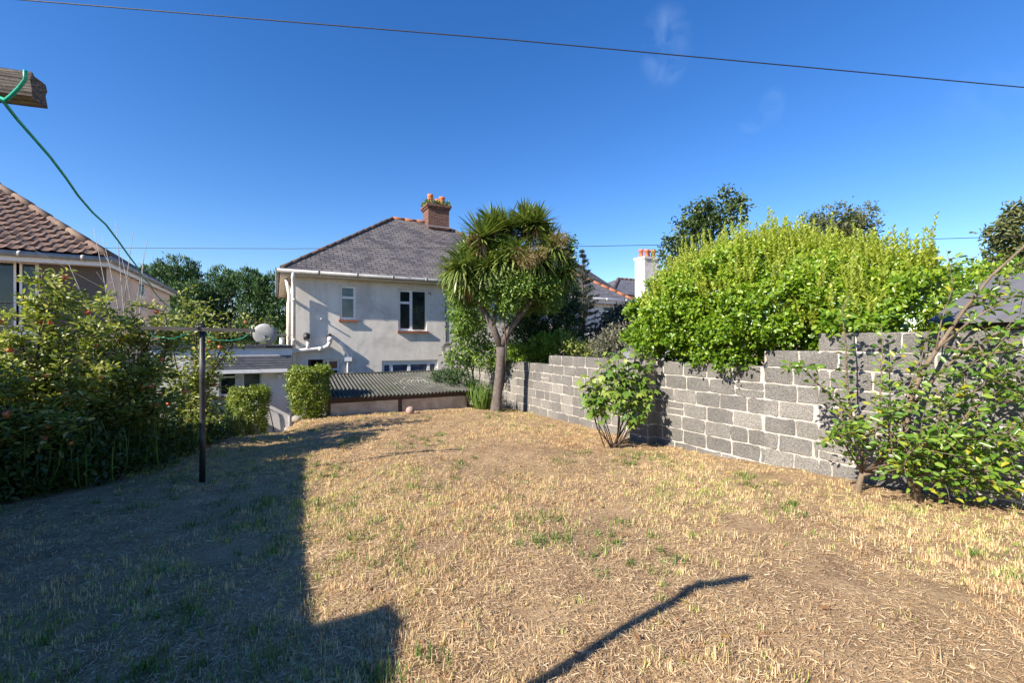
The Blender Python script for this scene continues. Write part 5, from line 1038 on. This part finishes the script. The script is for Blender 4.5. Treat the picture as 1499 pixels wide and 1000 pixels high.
    P = np.array(P); ok = (P[:, 0] < 5.97) | (P[:, 2] > .14); P = P[ok]; D = np.array(D)[ok]; n = len(P); L = RNG.uniform(.05, .094, n); leaves('foliage', P, D, nrm(np.array([-.35, -.2, .8]) + rdir(n) * .6), L, L * .55, M['l_plum'], t2, 'oval', np.clip(RNG.random(n) * 1.0, 0, 1), bend=1.9)
build_plum()

# --- apple trees and undergrowth on the left
def apple_mesh():
    mb = MB(); prof = [(.004, -.022), (.014, -.027), (.024, -.023), (.031, -.010), (.033, .004), (.029, .018), (.018, .026), (.008, .024), (.003, .017)]; mb.lathe((0, 0, 0), prof, 14); mb.tube([(0, 0, .016), (.003, 0, .036)], .0018, 5)
    me = bpy.data.meshes.new('apple'); me.from_pydata(mb.v, [], mb.f); me.materials.append(M['apple']); me.polygons.foreach_set('use_smooth', [True] * len(me.polygons)); return me
APPLE = apple_mesh()
def apple_tree(px, py, d, tips, lab, napple, seed, per=72, spread=1.0):
    rg = random.Random(seed); b = pt(px, py, d); b[2] = float(gz(b[0], b[1])); t = thing('apple_tree', b, lab, 'apple tree', 'apple trees on the left'); mb = MB(); paths = []
    hub = b + UP * .35; mb.tube([b - UP * .05, b + UP * .2, hub], [.06, .05, .045], 8)
    for (tx, ty, td) in tips:
        e = pt(tx, ty, td); s = hub + np.array([rg.gauss(0, .05), rg.gauss(0, .05), rg.uniform(-.1, .2)]); m = curve_path(s, e, rg, .06, .06, 6); paths.append((m, .018))
    for pts, r in list(paths):
        for k in range(13):
            i = rg.randrange(1, 6); s = pts[i] + (pts[min(i + 1, 6)] - pts[i]) * rg.random(); L = rg.uniform(.18, .5) * spread; v = np.array([rg.gauss(0, 1), rg.gauss(0, 1), rg.gauss(.15, .55)]); e = s + v / np.linalg.norm(v) * L
            q = curve_path(s, e, rg, .03, .07, 4); paths.append((q, .006))
            for _ in range(2): s2 = q[rg.randrange(1, 4)]; v = np.array([rg.gauss(0, 1), rg.gauss(0, 1), rg.gauss(.1, .6)]); paths.append((curve_path(s2, s2 + v / np.linalg.norm(v) * rg.uniform(.1, .25), rg, 0, .06, 3), .004))
    P, D = shoots(mb, paths, per, .07, .06, rg, .12); mb.build('branches', M['bark_dark'], t)
    P = np.array(P); D = np.array(D); n = len(P); L = RNG.uniform(.045, .09, n); leaves('foliage', P, D, nrm(np.array([-.3, -.2, .8]) + rdir(n) * .8), L, L * .5, M['l_apple'], t, 'oval')
    idx = [rg.randrange(n) for _ in range(napple)]
    for i in idx:
        o = bpy.data.objects.new('apple', APPLE); C.objects.link(o); o.parent = t; o.location = Vector(P[i] - UP * .04) - t.location; s = rg.uniform(.85, 1.2); o.scale = (s, s, s * .95); o.rotation_euler = (rg.gauss(0, .3), rg.gauss(0, .3), rg.random() * 6)
apple_tree(60, 735, 5.3, [(30, 480, 5.2), (62, 395, 5.4), (90, 420, 5.6), (-20, 470, 5.3), (120, 470, 5.5), (10, 560, 4.8), (100, 560, 5.0), (150, 540, 5.4), (-40, 560, 5.0), (60, 610, 4.6), (20, 640, 4.6), (75, 440, 5.3)], 'apple tree with upright leafy shoots nearest the left edge', 30, 21)
apple_tree(190, 690, 6.2, [(150, 440, 6.2), (190, 455, 6.3), (120, 480, 6.1), (225, 470, 6.4), (170, 530, 5.8), (230, 540, 6.0), (250, 580, 6.0), (140, 590, 5.7), (200, 600, 5.7), (110, 540, 5.9), (240, 440, 6.6), (100, 450, 6.2)], 'apple tree in the middle of the left thicket', 28, 22)
apple_tree(275, 670, 7.6, [(262, 425, 7.7), (285, 455, 7.6), (320, 480, 7.5), (345, 455, 7.7), (250, 480, 7.6), (300, 520, 7.3), (270, 560, 7.2), (315, 580, 7.2), (240, 540, 7.4), (310, 620, 7.2), (372, 468, 7.8), (300, 560, 7.3)], 'apple tree right of the thicket behind the black post', 18, 23, 36)
def dead_twigs():
    b = pt(190, 640, 7.4); b[2] = float(gz(b[0], b[1])); t = thing('dead_sapling', b, 'leafless grey sapling whose bare twigs stand against the sky', 'dead tree'); mb = MB(); rg = random.Random(31)
    for (px, py, d) in ((169, 322, 7.4), (137, 333, 7.3), (195, 338, 7.6), (216, 348, 7.6), (150, 345, 7.4), (178, 375, 7.3), (210, 370, 7.5), (100, 385, 7.2)):
        e = pt(px, py, d); m = curve_path(b, e, rg, .02, .025, 7); mb.tube(m, [.016, .014, .012, .010, .008, .006, .005, .003], 5)
        for k in range(5): i = rg.randrange(3, 7); s = m[i]; v = RT * rg.gauss(0, .09) + UP * abs(rg.gauss(.1, .07)) + FW * rg.gauss(0, .08); mb.tube(curve_path(s, s + v, rg, .03, .05, 3), [.005, .004, .003, .002], 4)
    mb.build('branches', M['bark_dead'], t)
dead_twigs()
def undergrowth():
    # tangled weeds and long grass under the apple trees: uncountable ground cover
    n = 15000; cs = [pt(40, 700, 4.9), pt(110, 690, 5.2), pt(0, 690, 4.7), pt(180, 660, 5.8), pt(60, 640, 5.3), pt(230, 640, 6.6), pt(150, 620, 6.2), pt(-60, 700, 4.6), pt(270, 630, 7.6), pt(-40, 620, 5.4), pt(210, 610, 7.2), pt(300, 620, 8.4), pt(90, 600, 6.6)]
    rad = [.55, .5, .5, .5, .7, .5, .7, .6, .5, .9, .8, .5, .8]; hs = [.85, .8, .95, .7, 1.1, .7, 1.05, 1.1, .6, 1.3, .9, .6, 1.2]
    k = RNG.integers(0, len(cs), n); c = np.array(cs)[k]; r = np.array(rad)[k]; h = np.array(hs)[k]; a = RNG.random(n) * 6.28; q = RNG.random(n) ** .5; x = c[:, 0] + np.cos(a) * r * q; y = c[:, 1] + np.sin(a) * r * q; z = gz(x, y) + RNG.random(n) ** .9 * h * (1 - .6 * q ** 2)
    L = RNG.uniform(.05, .11, n); P = np.stack([x, y, z], -1); o = leaves('undergrowth', P, rdir(n) + np.array([0, 0, .2]), nrm(np.array([0, 0, 1.0]) + rdir(n) * .7), L, L * .5, M['l_weed'], None, 'oval'); tag(o, 'dark tangled weeds under the apple trees', 'undergrowth', kind='stuff')
    n = 1100; k = RNG.integers(0, len(cs), n); c = np.array(cs)[k]; r = np.array(rad)[k] * 1.05; a = RNG.random(n) * 6.28; q = RNG.random(n) ** .5; x = c[:, 0] + np.cos(a) * r * q; y = c[:, 1] + np.sin(a) * r * q
    az = RNG.random(n) * 6.28; t_ = RNG.uniform(.2, 1.5, n); D = np.stack([np.cos(az) * t_, np.sin(az) * t_, np.ones(n)], -1); o = leaves('long_grass', np.stack([x, y, gz(x, y)], -1), D, np.stack([np.cos(az), np.sin(az), np.full(n, .3)], -1), RNG.uniform(.25, .9, n), RNG.uniform(.006, .014, n), M['l_grassy'], None, 'sword', bend=2.2); tag(o, 'long arching green grass among the weeds at left', 'grass', kind='stuff')
undergrowth()

# ------------------------------------------------------------------ building out of frame on the left that shades the lawn
def build_left_shed():
    t = thing('garage', (-4.2, 3, -1.6), 'timber outbuilding beside the lawn, out of the photo on the left', 'outbuilding'); X1 = -3.4; zt = .80; g = -1.75
    mb = MB(); mb.box(-6.0, X1 - .05, 1.9, 6.35, g, zt - .06); mb.build('wall', M['shed_wood'], t)
    MB().box(-6.1, X1, 1.9, 6.45, zt - .06, zt).build('flat_roof', M['felt'], t)
    mb = MB(); prof = [(.2, .55), (1.25, 1.0), (1.62, 1.10), (1.86, 1.08), (1.89, .85)]
    for (ya, za), (yb, zb) in zip(prof[:-1], prof[1:]): mb.quad((X1, ya, za), (X1, yb, zb), (-6.1, yb, zb), (-6.1, ya, za))
    for x in (X1, -6.1): mb.poly([(x, y, z) for y, z in prof] + [(x, 1.89, g), (x, .2, g)])
    mb.quad((X1, .2, g), (-6.1, .2, g), (-6.1, .2, .55), (X1, .2, .55)); mb.build('pitched_bay', M['shed_wood'], t)
build_left_shed()
def build_fence():
    t = thing('board_fence', (-3.62, 9, -1.7), 'dark board fence behind the apple trees on the left boundary', 'fence'); mb = MB(); rg = random.Random(40); y = 6.5
    while y < 14.2:
        mb.box(-3.63 + rg.uniform(-.004, .004), -3.61, y, y + .138, -2.5, -.16 + rg.uniform(-.015, .015)); y += .145
    mb.build('boards', M['shed_wood'], t); p = MB()
    for z in (-1.3, -.45): p.box(-3.61 + .002, -3.56, 6.5, 14.2, z, z + .08)
    p.build('rails', M['shed_wood'], t)
build_fence()

# ------------------------------------------------------------------ lawn: straw litter, stubble tufts, green weeds
def build_lawn():
    def sample(n, power):
        r = .9 + 11.5 * RNG.random(n) ** power; a = RNG.uniform(-1.05, 1.05, n); d = FW[:2] * (r * np.cos(a))[:, None] + RT[:2] * (r * np.sin(a))[:, None]; x, y = d[:, 0], d[:, 1]
        ok = (x < 5.98) & (x > -5) & ((y < 11.35) | ((x > 4.75) & (y < 13)) | (x < .1)) & (y < 14.2) & ~((x < -1.6) & (y > 6.2)); return x[ok], y[ok]
    def field(x, y, s, ph): return np.sin(x * s + ph) + np.sin(y * s * 1.1 + ph * 2.3) + np.sin((x + y) * s * .7 + ph * 1.7) + np.sin((x - y) * s * 1.6 + ph * .6)
    bare = [(pt(1225, 855, 2.85), .20), (pt(770, 905, 2.5), .13), (pt(1090, 765, 3.9), .22), (pt(640, 800, 3.4), .16), (pt(900, 745, 4.2), .2), (pt(1380, 880, 2.7), .15), (pt(1140, 690, 5.4), .3), (pt(820, 660, 7), .3), (pt(330, 820, 3.3), .25)]
    def notbare(x, y, soft=.25):
        ok = np.ones(len(x), bool)
        for c, r in bare: ok &= np.hypot((x - c[0]), (y - c[1]) * 1.15) * (1 + soft * np.sin(np.arctan2(y - c[1], x - c[0]) * 3 + c[0] * 9)) + RNG.normal(size=len(x)) * r * .25 > r
        return ok
    # litter: flat pieces of cut straw
    x, y = sample(270000, 1.2); k = field(x, y, 2.1, 1.3) + RNG.normal(size=len(x)) * 1.2 > -1.6; k &= notbare(x, y) | (RNG.random(len(x)) < .12); x, y = x[k], y[k]; n = len(x); dist = np.hypot(x, y); az = RNG.random(n) * 6.28 + 0
    D = np.stack([np.cos(az), np.sin(az), RNG.normal(.06, .16, n)], -1); P = np.stack([x, y, gz(x, y) + RNG.random(n) * .014 + .003], -1); L = .010 + RNG.gamma(1.8, .011, n); W = RNG.uniform(.0013, .003, n) * (1 + dist * .10)
    o = leaves('straw_litter', P, D, nrm(np.array([0, 0, 1.0]) + rdir(n) * .5), L, W, M['l_straw'], None, 'straw', np.clip(RNG.beta(2, 2.2, n), 0, 1)); tag(o, 'loose cut straw lying over the whole lawn', 'straw', kind='stuff')
    # stubble tufts
    x, y = sample(46000, 1.28); f = field(x, y, 1.6, .4); k = (f + RNG.normal(size=len(x)) * 1.5 > .1) & notbare(x, y); x, y = x[k], y[k]; m = len(x); per = RNG.integers(5, 22, m); idx = np.repeat(np.arange(m), per); n = len(idx); cx, cy = x[idx], y[idx]
    sp = RNG.uniform(.012, .042, m)[idx]; px = cx + RNG.normal(size=n) * sp; py = cy + RNG.normal(size=n) * sp * 1.0; az = RNG.random(n) * 6.28; t_ = np.abs(RNG.normal(0, .6, n)); D = np.stack([np.cos(az) * t_, np.sin(az) * t_, np.ones(n)], -1)
    hgt = RNG.gamma(5, .0065, m)[idx] * RNG.uniform(.5, 1.2, n); dist = np.hypot(px, py); gr = np.clip(field(x, y, .9, 2.2) * .10 + RNG.normal(.47, .22, m) + (field(x, y, 5.0, .9) > 1.9) * .30 + (x < .3) * .10, 0, 1)[idx]
    var = np.clip(gr + RNG.normal(0, .20, n), 0, 1); ok = ~((py > 11.33) & (px > .45) & (px < 4.72)) & (px < 6.0)
    o = leaves('grass_stubble', np.stack([px, py, gz(px, py) - .003], -1)[ok], D[ok], np.stack([np.cos(az), np.sin(az), np.full(n, .1)], -1)[ok], hgt[ok], (RNG.uniform(.0022, .005, n) * (1 + dist * .08))[ok], M['l_stubble'], None, 'blade', var[ok]); tag(o, 'short yellow stubble tufts of cut grass', 'grass', kind='stuff')
    # a few fallen leaves
    x, y = sample(170, .8); n = len(x); az = RNG.random(n) * 6.28; D = np.stack([np.cos(az), np.sin(az), RNG.normal(.1, .2, n)], -1); L = RNG.uniform(.03, .06, n)
    o = leaves('fallen_leaves', np.stack([x, y, gz(x, y) + .018], -1), D, nrm(np.array([0, 0, 1.0]) + rdir(n) * .5), L, L * .5, M['l_fallen'], None, 'oval'); tag(o, 'scattered yellow and brown fallen leaves on the lawn', 'leaves', kind='stuff')
    # green weed rosettes and fresh grass patches
    x, y = sample(2000, 1.0); k = (field(x, y, 2.3, 3.1) > 1.25) | ((x < .9) & (field(x, y, 1.7, 1.1) > -.2) & (RNG.random(len(x)) < .5)); x, y = x[k], y[k]; m = len(x); per = RNG.integers(14, 40, m); idx = np.repeat(np.arange(m), per); n = len(idx); sp = RNG.uniform(.02, .075, m)[idx]
    px = x[idx] + RNG.normal(size=n) * sp; py = y[idx] + RNG.normal(size=n) * sp; az = RNG.random(n) * 6.28; t_ = RNG.uniform(.1, 1.3, n); D = np.stack([np.cos(az) * t_, np.sin(az) * t_, np.ones(n)], -1); ok = (px < 5.98) & ~((py > 11.33) & (px > .3))
    o = leaves('green_grass', np.stack([px, py, gz(px, py)], -1)[ok], D[ok], np.stack([np.cos(az), np.sin(az), np.full(n, .3)], -1)[ok], RNG.uniform(.03, .085, n)[ok], RNG.uniform(.004, .008, n)[ok], M['l_grassy'], None, 'blade', RNG.random(n)[ok]); tag(o, 'green grass regrowing in small patches on the lawn', 'grass', kind='stuff')
build_lawn()
